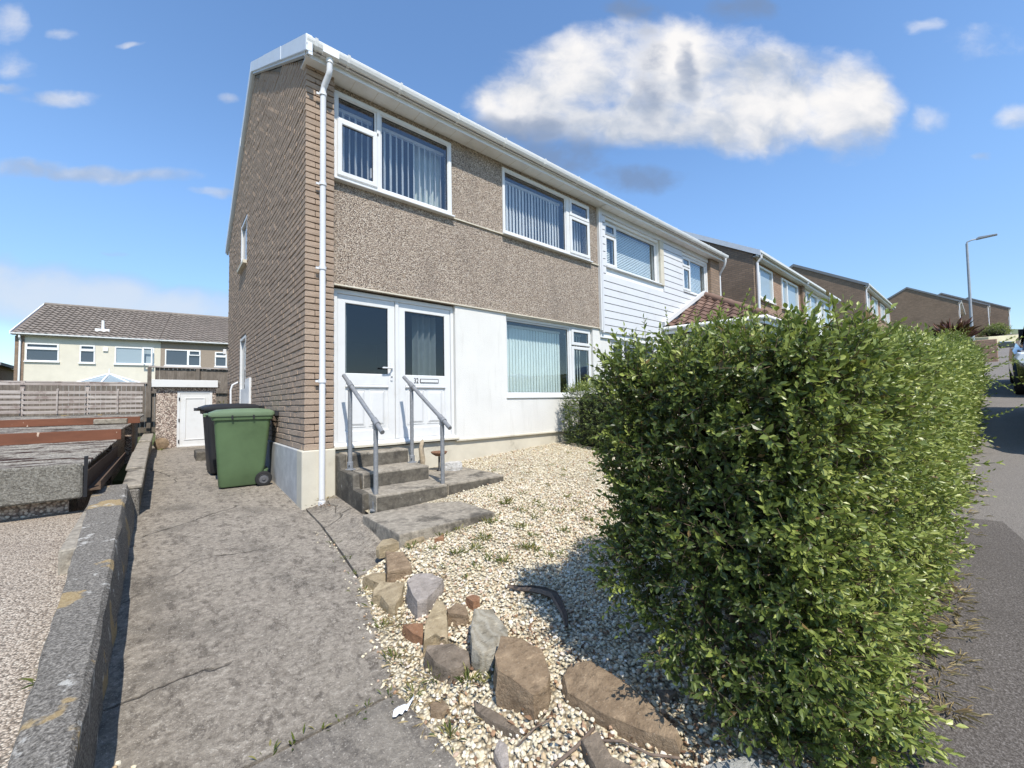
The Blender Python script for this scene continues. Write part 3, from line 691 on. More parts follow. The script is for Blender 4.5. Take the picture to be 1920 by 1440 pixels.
def text(body, size, loc, mat, parent, name='house_number', depth=.002, rot=(math.pi / 2, 0, 0)):
    cu = bpy.data.curves.new('t', 'FONT'); cu.body = body; cu.size = size; cu.extrude = depth; cu.space_character = 1.0
    o = bpy.data.objects.new('t', cu); COL.objects.link(o); dg = bpy.context.evaluated_depsgraph_get()
    me = bpy.data.meshes.new_from_object(o.evaluated_get(dg)); bpy.data.objects.remove(o); bpy.data.curves.remove(cu)
    me.materials.clear(); me.materials.append(MT[mat]); o = bpy.data.objects.new(name, me); o.location = loc; o.rotation_euler = rot
    return link(o, parent)
nb = text('32', .095, (1.475, .188, 1.472), 'number', dr2); nb.scale = (.8, 1.1, 1)
# eaves
def eaves(parent, x0, x1, brackets, ze=5.27, y0=-.145, soff=True):
    mk('fascia', MB().box(x0, x1, y0, y0 + .02, ze - .015, ze + .17), 'gutter_white', parent)
    k = 0; x = x0
    sf = MB()
    sf.box(x0 + .02, x1 - .002, y0 + .018, .115, ze, ze + .012)
    so = mk('soffit', sf, 'gutter_white', parent)
    n_ = int((x1 - x0) / .3); gl = MB()
    for i in range(1, n_): gl.box(x0 + i * .3 - .002, x0 + i * .3 + .002, y0 + .02, .113, ze - .002, ze + .002)
    mk('soffit_joints', gl, 'plinth', so)
    return gutter(parent, x0, x1, y0 - .002, ze + .145, brackets)
g1 = eaves(hs_, -.05, HX, [.05, .42, 1.1, 2.0, 2.9, 3.8, 4.7, 5.55])
mk('gutter_stop', MB().box(-.056, -.05, -.262, -.147, 5.325, 5.418), 'gutter_white', g1)
mk('gutter_outlet', MB().box(.12, .30, -.272, -.144, 5.312, 5.40).tube([(.21, -.205, 5.32), (.21, -.205, 5.25)], .042, 14), 'gutter_white', g1, smooth=40)
downpipe(hs_, [(.21, -.205, 5.27), (.21, -.205, 5.16), (.205, -.19, 5.12), (.182, -.09, 5.03), (.175, -.075, 4.98), (.172, -.075, 2.5), (.172, -.075, .05)], .034, clips=[(.172, -.075, 4.93), (.172, -.075, 3.82), (.172, -.075, 2.80), (.172, -.075, 1.46)])
mk('pipe_shoe', MB().tube([(.172, -.075, .07), (.172, -.075, .0)], .042, 14), 'pipe_white', hs_, smooth=40)
def roof(parent, x0, x1, dz=0., mat='roof_plain', y0=-.2, depth=HD):
    ry = depth / 2; z0 = 5.425 + dz + RS * y0; zr_ = 5.425 + dz + RS * ry; t = .14
    return mk('roof', MB().prism([(y0, z0), (ry, zr_), (depth - y0, z0), (depth - y0, z0 + t * .9), (ry, zr_ + t), (y0, z0 + t * .9)], 'x', x0, x1), mat, parent)
rf = roof(hs_, -.02, HX)
# verge capping up the gable, in lengths
for side in (0, 1):
    n_ = 3
    for i in range(n_):
        ya, yb = (-.25 + (RY + .25) * i / n_, -.25 + (RY + .25) * (i + 1) / n_ - .004)
        f_ = lambda y: 5.39 + RS * y
        pts = [(ya, f_(ya)), (yb, f_(yb)), (yb, f_(yb) + .20), (ya, f_(ya) + .20)]
        if side: pts = [(HD - a_, b_) for a_, b_ in pts]
        mk('verge_cap', MB().prism(pts, 'x', -.062 - .004 * (i % 2), .012), 'verge', rf, bevel=.006)
        p2 = [(u, v + .0) for u, v in pts]; q = .03
        mk('verge_lip', MB().prism([(pts[0][0], pts[0][1] - q), (pts[1][0], pts[1][1] - q), (pts[1][0], pts[1][1] + .01), (pts[0][0], pts[0][1] + .01)], 'x', -.035, .01), 'seal' if 0 else 'verge', rf)
# gable window, back door and fittings
def xwin(parent, name, hole, x, mat='upvc', glassm='glass_far', two=True):
    y0, y1, z0, z1 = hole; fm = MB().frame(y0, y1, z0, z1, .06, x, x + .08); fm.v = [(v[1], v[0], v[2]) for v in fm.v]
    o = mk(name, fm, mat, parent, bevel=.005)
    mk('pane', MB().box(x + .04, x + .046, y0 + .055, y1 - .055, z0 + .055, z1 - .055), glassm, o); return o
gwn = xwin(hs_, 'window', GW, .0)
mk('sill', MB().box(-.07, .06, GW[0] - .03, GW[1] + .03, GW[2] - .07, GW[2] - .002), 'plinth', gwn, bevel=.004)
bd = xwin(hs_, 'back_door', (GD[0], GD[1], GD[2], GD[3]), .0)
mk('panel', MB().box(.01, .05, GD[0] + .05, GD[1] - .05, GD[2] + .05, 1.55), 'upvc', bd)
mk('meter_cabinet', MB().box(-.035, .03, 3.83, 4.34, .62, 1.72), 'upvc', hs_, bevel=.006)
mk('grab_rail', MB().tube([(0, 5.62, 1.72), (-.10, 5.62, 1.66), (-.13, 5.62, 1.55), (-.13, 5.62, 1.25), (-.10, 5.62, 1.14), (0, 5.62, 1.05)], .02, 8), 'pipe_white', hs_, smooth=50)
lbk = mk('lamp_bracket', MB().tube([(.01, 7.3, 2.66), (-.05, 7.3, 2.68), (-.09, 7.3, 2.64)], .014, 6), 'black_metal', hs_)
mk('lamp', MB().box(-.13, -.06, 7.26, 7.34, 2.50, 2.63), 'upvc', lbk, bevel=.01)

# ---------------------------------------------------------------- attached neighbour with white boards
NX = 11.45
nh = thing('house', 'attached neighbour house clad upstairs in white horizontal boards with hipped porch', 'house', (HX, 0, 0), 'houses stepping up the street')
NW1 = (5.95, 8.14, 4.06, 5.10); NW2 = (9.33, 10.80, 4.08, 5.08); NW3 = (6.1, 8.0, 1.3, 2.45)
mk('backing_wall', wall(MB(), HX, 10.86, 2.5, 5.42, .10, .3, [NW1, NW2]), 'upvc_far', nh)
mk('rendered_wall', wall(MB(), HX + .002, NX, .2, 2.5, .14, .3, [NW3]), 'white_render', nh)
cl = mk('cladding', MB().box(HX + .015, HX + .075, .045, .1, 2.60, 5.28), 'cladding', nh)
PH = .158; k = 0; z = 2.62; cache = {}
def plank(x0, x1, z0, h):
    L = round(x1 - x0, 3); key = (L, round(h, 3))
    if key not in cache: cache[key] = mesh_of(MB().prism([(.061, 0), (.070, h - .008), (.098, h), (.099, 0)], 'x', 0, L), 'cladding')
    mk('plank', cache[key], 'cladding', cl, loc=(x0, 0, z0))
while z < 5.15:
    segs = [(HX + .08, 10.84)]
    for hh in (NW1, NW2):
        a_, b_ = hh[0] - .03, hh[1] + .17 if hh is NW1 else hh[1] + .05
        if z + PH > hh[2] - .02 and z < hh[3] + .05:
            segs = [s2 for (p, q) in segs for s2 in ([(p, q)] if q <= a_ or p >= b_ else ([(p, a_)] if p < a_ else []) + ([(b_, q)] if q > b_ else [])) if s2[1] - s2[0] > .04]
    for (p, q) in segs: plank(p, q, z, PH - .004)
    z += PH
mk('frieze_board', MB().box(HX + .08, 10.84, .058, .1, 5.152, 5.272), 'cladding', nh)
a = window(nh, 'window', *NW1, .16, [(6.0, 6.40, 4.80, 5.06, True), (6.0, 6.40, 4.11, 4.78, True), (6.45, 8.10, 4.11, 5.06, False)], 'glass', fixed=[(6.40, 6.45, 4.08, 5.08)], sillout=.12)
mk('reveal', MB().box(8.142, 8.31, .05, .16, 4.03, 5.15), 'plinth', a)
hb = mesh_of(MB().box(0, 1.62, -.02, .02, -.0008, .0008), 'slat_white')
for i in range(24): o = bpy.data.objects.new('blind_slat', hb); o.location = (6.46, .30, 4.14 + i * .039); link(o, a); o.rotation_euler = (R(66), 0, 0)
hb = mesh_of(MB().box(0, .38, -.02, .02, -.0008, .0008), 'slat_white')
for i in range(16): o = bpy.data.objects.new('blind_slat', hb); o.location = (6.01, .30, 4.14 + i * .039); link(o, a); o.rotation_euler = (R(66), 0, 0)
a = window(nh, 'window', *NW2, .12, [(9.38, 9.80, 4.78, 5.04, True), (9.38, 9.80, 4.13, 4.76, True), (9.85, 10.76, 4.13, 5.04, False)], 'glass', fixed=[(9.80, 9.85, 4.10, 5.06)], sillout=.08)
hb = mesh_of(MB().box(0, 1.36, -.02, .02, -.0008, .0008), 'slat_white')
for i in range(23): o = bpy.data.objects.new('blind_slat', hb); o.location = (9.39, .26, 4.15 + i * .039); link(o, a); o.rotation_euler = (R(66), 0, 0)
window(nh, 'window', *NW3, .17, [(6.15, 6.6, 1.35, 2.4, True), (6.65, 7.95, 1.35, 2.4, False)], 'glass_far', fixed=[(6.6, 6.65, 1.32, 2.43)])
for (p, q) in ((HX + .06, 8.7), (8.7, NX - .1)):
    rm = MB(); rm.box(p + .003, q - .003, .305, 4.0, 2.75, 5.3); rm.f = [f_ for i, f_ in enumerate(rm.f) if i % 6 != 2]; mk('room', rm, 'room', nh)
mk('brick_pier', MB().box(10.86, NX, 0, .3, 2.5, 5.42), 'far_brick', nh)
mk('side_wall', MB().prism([(.3, .2), (HD, .2), (HD, 5.4), (RY, 5.4 + RS * RY), (.3, 5.5)], 'x', NX - .2, NX), 'far_brick', nh)
g2 = eaves(nh, HX + .002, NX + .06, [6.6, 7.5, 8.4, 9.3, 10.2, 11.0])
roof(nh, HX + .002, NX + .04)
downpipe(nh, [(NX - .05, -.205, 5.33), (NX - .05, -.205, 5.24), (NX - .0, -.15, 5.12), (NX + .02, -.02, 4.95), (NX + .05, .02, 4.88), (NX + .05, .02, .6)], .034)
# porch with a hipped pantile roof
pa = Vector((10.5, .05, 4.15)); pb = Vector((8.25, .05, 2.99)); pc = Vector((8.75, -2.0, 3.0)); pd = Vector((12.3, -2.0, 3.0)); pe = Vector((12.6, .05, 2.99))
mk('porch_roof_deck', MB().add([pa - Vector((0, 0, .06)), pb - Vector((0, 0, .06)), pc - Vector((0, 0, .06)), pd - Vector((0, 0, .06)), pe - Vector((0, 0, .06))], [(0, 1, 2), (0, 2, 3), (0, 3, 4), (1, 4, 3, 2)]), 'roof_tile_brown', nh)
prf = mk('porch_ridge_tiles', MB().tube([pa + (pc - pa) * t for t in (0, .16, .165, .33, .335, .5, .505, .67, .675, .84, .845, 1.0)], [.085, .1, .085, .1, .085, .1, .085, .1, .085, .1, .085, .1], 10).tube([pa + (pd - pa) * t for t in (0, 1.)], .09, 10), 'roof_tile_brown', nh, smooth=50)
def tile_mesh(wd, ln, mat, th=.02, wave=.028, flat=False):
    n_ = 8; top = []; rings = []
    for (yy, lift) in ((0, .06 if wave > .029 else .024), (ln * 1.06, 0)):
        up = [((i / n_ - .5) * wd, yy, lift + (wave * math.sin(i / n_ * 6.283) if not flat else wave * (1 if i in (0, n_) else 0))) for i in range(n_ + 1)]
        rings.append(up + [(x, y2, z2 - th) for x, y2, z2 in reversed(up)])
    return mesh_of(MB().loft(rings), mat, smooth=40)
def lay_tiles(parent, P0, along, upslope, wtot, ltot, wd, ln, mat, keep=None, name='roof_tile', flat=False, wave=.028):
    me = tile_mesh(wd, ln, mat, wave=wave, flat=flat); al = along.normalized(); us = upslope.normalized(); nr = al.cross(us).normalized()
    if nr.z < 0: nr = -nr
    M = Matrix((al, us, nr)).transposed()
    for j in range(int(ltot / ln)):
        for i in range(int(wtot / wd)):
            c_ = P0 + al * ((i + .5) * wd) + us * (j * ln)
            if keep and not keep(c_, (i + .5) * wd, j * ln + ln / 2): continue
            o = bpy.data.objects.new(name, me); COL.objects.link(o); o.parent = parent
            L = Vector((0, 0, 0)); q = parent
            while q is not None: L += q.location; q = q.parent
            o.location = c_ - L; o.rotation_euler = M.to_euler(); o.rotation_euler.rotate_axis('X', R(-.6) * 0)
al = (pc - pb).normalized(); us = ((pa - pb) - al * (pa - pb).dot(al)); ul = us.length; LW = (pc - pb).length; ta = (pa - pb).dot(al)
def tri(c_, s_, t_):
    f_ = t_ / ul; return ta * f_ + .02 < s_ < LW + (ta - LW) * f_ - .02
lay_tiles(prf, pb, pc - pb, us, LW, ul, .235, .26, 'roof_tile_brown', tri)
al2 = (pd - pc); us2 = Vector((0, 2.05, 1.15)); 
lay_tiles(prf, pc + Vector((.1, .0, 0)), al2, us2, 3.5, 2.2, .235, .26, 'roof_tile_brown', lambda c_, s_, t_: t_ * .78 + .1 < s_ < 3.55 - t_ * .78)
mk('porch_fascia', MB().loft([[pb + Vector((-.02, 0, -.20)), pb + Vector((.02, 0, -.20)), pb + Vector((.02, 0, -.02)), pb + Vector((-.02, 0, -.02))], [pc + Vector((-.02, -.02, -.20)), pc + Vector((.02, .02, -.20)), pc + Vector((.02, .02, -.02)), pc + Vector((-.02, -.02, -.02))], [pd + Vector((.02, -.02, -.2)), pd + Vector((-.02, .02, -.2)), pd + Vector((-.02, .02, -.02)), pd + Vector((.02, -.02, -.02))]]), 'gutter_white', nh)
mk('porch_gutter', MB().tube([pb + Vector((-.06, 0, -.07)), pc + Vector((-.06, -.06, -.07)), pd + Vector((.05, -.06, -.07))], .05, 10), 'gutter_white', nh, smooth=60)
mk('porch_flashing', MB().loft([[pb + Vector((-.10, -.06, .0)), pb + Vector((-.10, .02, .0)), pb + Vector((-.12, .02, .10)), pb + Vector((-.12, -.06, .10))], [pa + Vector((-.05, -.06, .0)), pa + Vector((-.05, .02, .0)), pa + Vector((-.05, .02, .10)), pa + Vector((-.05, -.06, .10))]]), 'upvc', nh)
mk('porch_wall', MB().box(8.95, 9.1, -1.8, .1, .5, 2.85).box(8.95, 12.1, -1.85, -1.7, .5, 2.85), 'white_render', nh)

# ---------------------------------------------------------------- entrance steps and rails
st = thing('entrance_steps', 'weathered grey concrete steps climbing to the front door', 'steps', (.8, -.6, 0))
def step(x0, x1, y0, y1, zb, zt_, riser=True):
    t = mk('step', MB().box(x0, x1, y0, y1, zb, zt_), 'concrete_step', st, bevel=.012, seg=2)
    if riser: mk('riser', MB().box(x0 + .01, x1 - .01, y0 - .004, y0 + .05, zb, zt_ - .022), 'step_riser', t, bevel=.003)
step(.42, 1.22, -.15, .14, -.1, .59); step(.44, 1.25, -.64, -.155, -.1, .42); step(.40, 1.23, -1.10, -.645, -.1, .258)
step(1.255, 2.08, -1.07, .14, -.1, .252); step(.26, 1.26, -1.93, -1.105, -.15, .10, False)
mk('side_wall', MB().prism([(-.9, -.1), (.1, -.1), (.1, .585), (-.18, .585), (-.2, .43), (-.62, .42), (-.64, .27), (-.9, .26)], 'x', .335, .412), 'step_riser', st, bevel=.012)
def rail(x, lab, side):
    t = thing('handrail', lab, 'handrail', (x, -1.02, .1), 'tubular grey handrails on the steps')
    y1, y2 = -.26, -1.02; zt1, zt2 = 1.405, .985
    mk('rail', MB().tube([(x, -.04, 1.535), (x, y1, zt1 + .01), (x, y2, zt2 + .01), (x, -1.19, .895)], .024, 14), 'galvanised', t, smooth=40)
    for (yy, zb, ztop) in ((y1, .42, zt1), (y2, .10, zt2)):
        p_ = mk('post', MB().tube([(x, yy, zb), (x, yy, ztop)], .024, 14), 'galvanised', t, smooth=40)
        mk('flange', MB().lathe([(0, 0), (.062, 0), (.062, .008), (.034, .012), (.034, .09), (.028, .094), (.0, .094)], (x, yy, zb), n=18), 'galvanised', p_, smooth=40)
        mk('tee_fitting', MB().tube([(x, yy, ztop - .06), (x, yy, ztop + .0)], .031, 14).tube([(x, yy + .05, ztop + .038), (x, yy - .05, ztop - .018)], .032, 14), 'galvanised', p_, smooth=40)
        mk('grub_screw', MB().tube([(x - .02, yy - .03, zb + .05), (x - .026, yy - .038, zb + .05)], .008, 6), 'black_metal', p_)
rail(.43, 'grey tube handrail beside the white downpipe, left one of the pair', 0); rail(1.215, 'grey tube handrail by the letterbox, right one of the pair', 1)
# ornaments beside the steps
t = thing('bowl_stand', 'small rusty bowl on a thin stand beside the steps', 'ornament', (1.66, -.18, .25))
mk('bowl', MB().lathe([(0, .20), (.05, .205), (.10, .235), (.115, .262), (.108, .262), (.09, .238), (.04, .216), (0, .212)], (1.66, -.18, .25), n=18), 'rusty', t, smooth=True)
mk('stem', MB().lathe([(0, 0), (.04, 0), (.035, .012), (.014, .03), (.012, .2), (0, .2)], (1.66, -.18, .25), n=12), 'black_metal', t, smooth=True)
mb = MB().tube([(1.44, -.10, .25), (1.445, -.10, .40), (1.43, -.09, .55), (1.45, -.085, .64), (1.47, -.08, .68)], [.035, .042, .033, .026, .006], 9)
mb.v = [(x + rnd.uniform(-.01, .01), y + rnd.uniform(-.01, .01), z + (rnd.uniform(-.01, .01) if z > .27 else 0)) for x, y, z in mb.v]
tag(mk('driftwood', mb, 'driftwood', smooth=True), 'upright pale piece of driftwood beside the upper handrail post', 'driftwood')

# ---------------------------------------------------------------- garden wall by the path
gw = MB(); rings = []
for i in range(49):
    y = -5.9 + i * (.72 + 5.9) / 48; h = .40 + .065 * y + (.0 if y > -5 else 0); j = lambda s_=.006: rnd.uniform(-s_, s_)
    xr_, xl_ = -1.50 - .02 * y, -1.728 - .049 * y; xb = -1.437 - .0075 * y; h -= .05
    rings.append([(xb + j(), y, zp(y) - .08), (xb - .01 + j(.008), y, zp(y) + .12), (xr_ + .012 + j(), y, h - .022 + j()), (xr_ - .004 + j(.004), y, h + j(.004)), ((xl_ + xr_) / 2, y, h + .002 + j(.003)), (xl_ + .006 + j(.005), y, h - .002 + j(.004)), (xl_ + j(), y, h - .02), (xl_ - .01, y, zp(y) - .1)])
gw.loft(rings)
tag(mk('garden_wall', gw, 'wall_concrete', smooth=20), 'low dark concrete wall with ochre lichen running along the path', 'wall')
lw = thing('stepped_wall', 'lower stepped concrete wall continuing back towards the small shed', 'wall', (-1.45, .8, 0))
for (ya, yb, xa, xb, dz) in ((.74, 1.7, -1.53, -1.42, .28), (1.72, 3.1, -1.55, -1.42, .30), (3.12, 4.6, -1.55, -1.43, .27), (4.62, 6.7, -1.54, -1.42, .30)):
    mk('wall_section', MB().loft([[(xa, y, zp(y) - .1), (xb, y, zp(y) - .1), (xb, y, zp(y) + dz), (xa, y, zp(y) + dz)] for y in (ya, (ya + yb) / 2, yb)]), 'wall_concrete', lw, bevel=.012)
    mk('coping', MB().loft([[(xa - .03, y, zp(y) + dz + .002), (xb + .02, y, zp(y) + dz + .002), (xb + .02, y, zp(y) + dz + .045), (xa - .03, y, zp(y) + dz + .045)] for y in (ya + .01, yb - .01)]), 'concrete_step', lw, bevel=.01)
tag(mk('kerb_block', MB().loft([[(-1.74, y, -.2), (-1.63, y, -.2), (-1.63, y, .33 + .05 * y), (-1.74, y, .33 + .05 * y)] for y in (-1.2, .22)]), 'concrete_step', bevel=.01), 'narrow concrete kerb between the dark wall and pink chippings', 'kerb')

# ---------------------------------------------------------------- row of low garages on the left
def corrugated(x0, x1, y0, y1, z0, z1, pitch=.145, amp=.013):
    n_ = int((y1 - y0) / pitch * 6); prof = [(y0 + (y1 - y0) * i / n_, z0 + (z1 - z0) * i / n_ + amp * math.sin(i / 6 * 6.283)) for i in range(n_ + 1)]
    xs3 = ys(x0, x1, 8); mb = MB()
    mb.loft([[(x, y, z + rnd.uniform(-.004, .004)) for y, z in prof] + [(x, y, z - .02) for y, z in reversed(prof)] for x in xs3]); return mb
ga = thing('garage', 'nearest low garage roof with rough grey front edge and moss', 'garage', (-4, .35, 0), 'row of flat roofed garages')
mk('roof_sheet', corrugated(-7, -1.79, .34, 3.72, .66, .69), 'moss_roof', ga)
mk('front_beam', MB().box(-7, -1.795, .30, .345, .365, .685), 'rough_panel', ga, bevel=.015)
mk('wall', MB().box(-6.9, -1.9, .5, 3.7, -.3, .62), 'shed_dash', ga)
mk('edge_strip', MB().box(-1.79, -1.765, .315, .345, .37, .745), 'black_metal', ga)
mk('gutter', MB().prism([(-1.785, .42), (-1.68, .42), (-1.68, .50), (-1.692, .50), (-1.692, .435), (-1.773, .435), (-1.773, .60), (-1.785, .60)], 'y', .36, 3.7), 'soil', ga)
ga = thing('garage', 'middle garage roof behind a flaking rust brown fascia board', 'garage', (-4, 3.75, 0), 'row of flat roofed garages')
mk('roof_sheet', corrugated(-9, -1.76, 3.76, 6.62, .85, .86), 'moss_roof', ga)
mk('fascia_board', MB().box(-9, -1.74, 3.72, 3.755, .70, .862), 'rust_board', ga, bevel=.004)
mk('wall', MB().box(-8.9, -1.85, 3.9, 6.6, -.2, .83), 'shed_dash', ga)
ga = thing('garage', 'farthest garage roof with a plain rust brown fascia board', 'garage', (-4, 6.65, 0), 'row of flat roofed garages')
mk('roof_sheet', corrugated(-11, -1.64, 6.66, 9.4, 1.0, 1.02), 'moss_roof', ga)
mk('fascia_board', MB().box(-11, -4.255, 6.62, 6.655, .875, 1.01), 'rust_board', ga, bevel=.004); mk('fascia_board', MB().box(-4.25, -1.62, 6.622, 6.657, .872, 1.012), 'rust_board', ga, bevel=.004)
mk('wall', MB().box(-10.9, -1.75, 6.8, 9.4, -.2, .98), 'shed_dash', ga)
tag(mk('concrete_block', MB().box(-2.28, -1.80, 6.2, 6.45, .885, .985), 'concrete_step', bevel=.012), 'loose grey concrete block lying on the mossy garage roof', 'block')

# ---------------------------------------------------------------- small shed
sh = thing('shed', 'small pebbledashed store shed with white door and white fascia', 'shed', (-.85, 6.8, .27))
mk('wall', wall(MB(), -1.37, -.30, .15, 1.64, 6.8, 6.92, [(-1.01, -.37, .1, 1.55)]), 'shed_dash', sh); mk('wall', MB().box(-1.37, -1.27, 6.92, 8.2, .15, 1.62).box(-.40, -.30, 6.92, 8.2, .15, 1.62).box(-1.27, -.4, 8.1, 8.2, .15, 1.62), 'shed_dash', sh)
mk('roof', MB().box(-1.43, -.22, 6.74, 8.3, 1.66, 1.80), 'moss_roof', sh)
mk('fascia', MB().box(-1.45, -.27, 6.70, 6.735, 1.645, 1.81), 'upvc', sh, bevel=.006)
dd = mk('door', MB().frame(-1.01, -.37, .29, 1.55, (.05, .05, .04, .05), 6.79, 6.86), 'upvc', sh, bevel=.004)
mk('leaf', MB().box(-.962, -.418, 6.80, 6.84, .33, 1.50), 'upvc', dd); mk('moulding', MB().frame(-.88, -.50, .44, 1.41, .028, 6.788, 6.80), 'upvc', dd, bevel=.008)
for z in (.42, .9, 1.38): mk('hinge', MB().box(-.985, -.965, 6.775, 6.79, z - .035, z + .035), 'black_metal', dd)
mk('door_sill', MB().box(-1.08, -.33, 6.66, 6.79, .2, .285), 'concrete_step', sh)
tag(mk('door_step', MB().box(-.80, -.25, 3.85, 4.5, .2, .40), 'step_riser', bevel=.012), 'dark grey concrete step block behind the wheelie bins', 'step')
tag(mk('stone_disc', MB().lathe([(0, -.03), (.11, -.03), (.13, -.015), (.13, .015), (.11, .03), (.05, .03), (.04, .01), (0, .01)], (-1.27, 6.55, .41), 'y', 20), 'rock_brown', smooth=40), 'small round weathered disc leaning at the shed corner', 'disc')

# ---------------------------------------------------------------- fences at the back
sf_ = thing('slat_fence', 'pale weathered fence of overlapping horizontal slats above the garage roofs', 'fence', (-4, 10, .8))
slm = [mesh_of(MB().box(0, L, 0, .02, 0, .074), 'slat_wood') for L in (1.12,)]
px_ = [-8.4, -7.25, -6.1, -4.97, -3.84, -2.74, -1.66]
for i in range(6):
    xa, xb = px_[i], px_[i + 1]; dz = rnd.uniform(-.015, .015)
    for k in range(5):
        o = bpy.data.objects.new('slat', slm[0]); o.location = (xa + .0, 10.002, 1.10 + k * .122 + dz); o.scale.x = (xb - xa - .03) / 1.12; o.rotation_euler = (0, R(rnd.uniform(-.5, .5)), 0); link(o, sf_)
    for xx in (xa - .02, (xa + xb) / 2): mk('batten', MB().box(xx, xx + .035, 10.025, 10.06, 1.03, 1.72), 'slat_wood', sf_)
    mk('batten', MB().box((xa + xb) / 2, (xa + xb) / 2 + .03, 9.975, 9.998, 1.08, 1.70), 'slat_wood', sf_)
    mk('post', MB().box(xa - .05, xa + .02, 10.055, 10.12, .5, 1.90), 'slat_wood', sf_)
    mk('cap_rail', MB().box(xa, xb - .004, 10.03, 10.10, 1.80, 1.86), 'slat_wood', sf_)
    mk('gravel_board', MB().box(xa, xb - .004, 9.98, 10.03, .85, 1.05), 'wall_concrete', sf_)
bf = thing('board_fence', 'brown close boarded garden fence standing behind the small shed', 'fence', (-.5, 10.9, .3))
bmesh_ = [mesh_of(MB().prism([(0, 0), (.098, .0), (.098, .012), (0, .024)], 'z', 0, h_), 'board_wood') for h_ in (1.55, 1.95)]
x = -9.0
while x < 2.4:
    hi = x > -1.55; o = bpy.data.objects.new('board', bmesh_[1 if hi else 0]); o.location = (x, 10.85 + rnd.uniform(-.004, .004), (.44 if hi else .36) + rnd.uniform(-.01, .01)); link(o, bf); x += .102
mk('capping', MB().box(-9, -1.56, 10.80, 10.90, 1.905, 1.94), 'slat_wood', bf); mk('capping', MB().box(-1.60, 2.4, 10.79, 10.9, 2.39, 2.43), 'slat_wood', bf)
for x in (-1.62, -.50, .95): mk('post', MB().box(x, x + .09, 10.76, 10.845, .3, 2.38), 'board_wood', bf)
mk('arris_rail', MB().box(-1.55, 2.4, 10.78, 10.845, 1.62, 1.69), 'board_wood', bf)

# ---------------------------------------------------------------- pair of houses behind
BA = R(-8.3); BX = Vector((math.cos(BA), math.sin(BA), 0)); BN = Vector((-math.sin(BA), math.cos(BA), 0)); B0 = Vector((-7.7, 30.6, 0))
def backhouse(name, lab, s0, s1, wins, wallmat, ztop=5.5):
    t = thing(name, lab, 'house', tuple(B0 + BX * s0), 'pair of houses behind the garages')
    def put(nm, mb, mat, par=None, **k):
        mb.v = [tuple(B0 + BX * v[0] + BN * v[1] + Vector((0, 0, v[2]))) for v in mb.v]; return mk(nm, mb, mat, par or t, **k)
    put('wall', wall(MB(), s0, s1, .0, ztop, 0, .25, [w_[:4] for w_ in wins]), wallmat)
    put('inner_wall', MB().box(s0 + .1, s1 - .1, .3, .35, 0, ztop), 'room')
    for (a_, b_, c_, e_, style, gl_) in wins:
        wo = put('window', MB().frame(a_, b_, c_, e_, .06, -.03, .1), 'upvc_far'); put('pane', MB().box(a_ + .05, b_ - .05, .02, .03, c_ + .05, e_ - .05), gl_, wo)
        put('sill', MB().box(a_ - .04, b_ + .04, -.09, .05, c_ - .06, c_ - .002), 'upvc_far', wo)
        if style == 'top': put('transom', MB().box(a_ + .01, b_ - .01, -.045, .05, e_ - .36, e_ - .28), 'upvc_far', wo); put('vent_light', MB().frame(a_ + .02, b_ - .02, e_ - .28, e_ - .01, .06, -.05, -.03), 'upvc_far', wo)
        if style == 'right': put('mullion', MB().box(b_ - .72, b_ - .62, -.04, .06, c_ + .02, e_ - .02), 'upvc_far', wo); put('vent_light', MB().frame(b_ - .64, b_ - .02, e_ - .36, e_ - .02, .06, -.06, -.02), 'upvc_far', wo)
        if style == 'open': put('mullion', MB().box(b_ - .60, b_ - .52, -.04, .06, c_ + .02, e_ - .02), 'upvc_far', wo); put('open_sash', MB().frame(b_ - .52, b_ - .04, c_, e_, .07, -.32, -.26), 'upvc_far', wo)
    put('fascia', MB().box(s0 - .1, s1, -.22, -.18, ztop - .03, ztop + .12), 'upvc_far'); put('gutter', MB().prism([(-.34, ztop + .1), (-.33, ztop + .03), (-.22, ztop + .01), (-.22, ztop + .1)], 'x', s0 - .1, s1), 'upvc_far')
    rfp = [(-.28, ztop + .06), (3.9, ztop + .06 + .59 * 4.18), (8.1, ztop + .06), (8.1, ztop - .02), (3.9, ztop - .02 + .59 * 4.18), (-.28, ztop - .02)]
    rt = put('roof', MB().prism(rfp, 'x', s0 - (.12 if s0 == 0 else 0), s1), 'roof_plain')
    put('ridge_tiles', MB().tube([(s0 - .1 if s0 == 0 else s0, 3.9, ztop + .1 + .59 * 4.18), (s1, 3.9, ztop + .1 + .59 * 4.18)], .13, 8), 'roof_tile_grey', rt)
    us = (BN * 4.18 + Vector((0, 0, .59 * 4.18)))
    lay_tiles(rt, B0 + BX * (s0 + .0) + BN * -.3 + Vector((0, 0, ztop + .075)), BX, us, s1 - s0 + .01, us.length, .298, .343, 'roof_tile_grey', wave=.03)
    return t, put
bh, put = backhouse('house', 'cream rendered house behind the garages with grey tiled roof', 0, 6.30, [(.38, 1.72, 4.03, 5.07, 'top', 'glass_far'), (2.58, 3.25, 4.0, 5.07, 'top', 'glass_far'), (4.13, 5.99, 3.99, 5.06, 'open', 'glass_pale')], 'cream_wall')
put('brick_pier', MB().box(-.03, .33, -.03, .2, 0, 5.45), 'far_brick'); put('gable_wall', MB().prism([(.1, 0), (7.7, 0), (7.7, 5.5), (3.9, 7.8), (.1, 5.5)], 'x', 0.0, .2), 'far_brick')
put('downpipe', MB().tube([(.2, -.24, 5.5), (.2, -.24, 5.35), (.19, -.1, 5.2), (.19, -.1, 0)], .045, 8), 'upvc_far'); put('verge', MB().prism([(-.3, 5.52), (3.9, 7.99), (3.9, 8.11), (-.3, 5.66)], 'x', -.17, -.121), 'upvc_far')
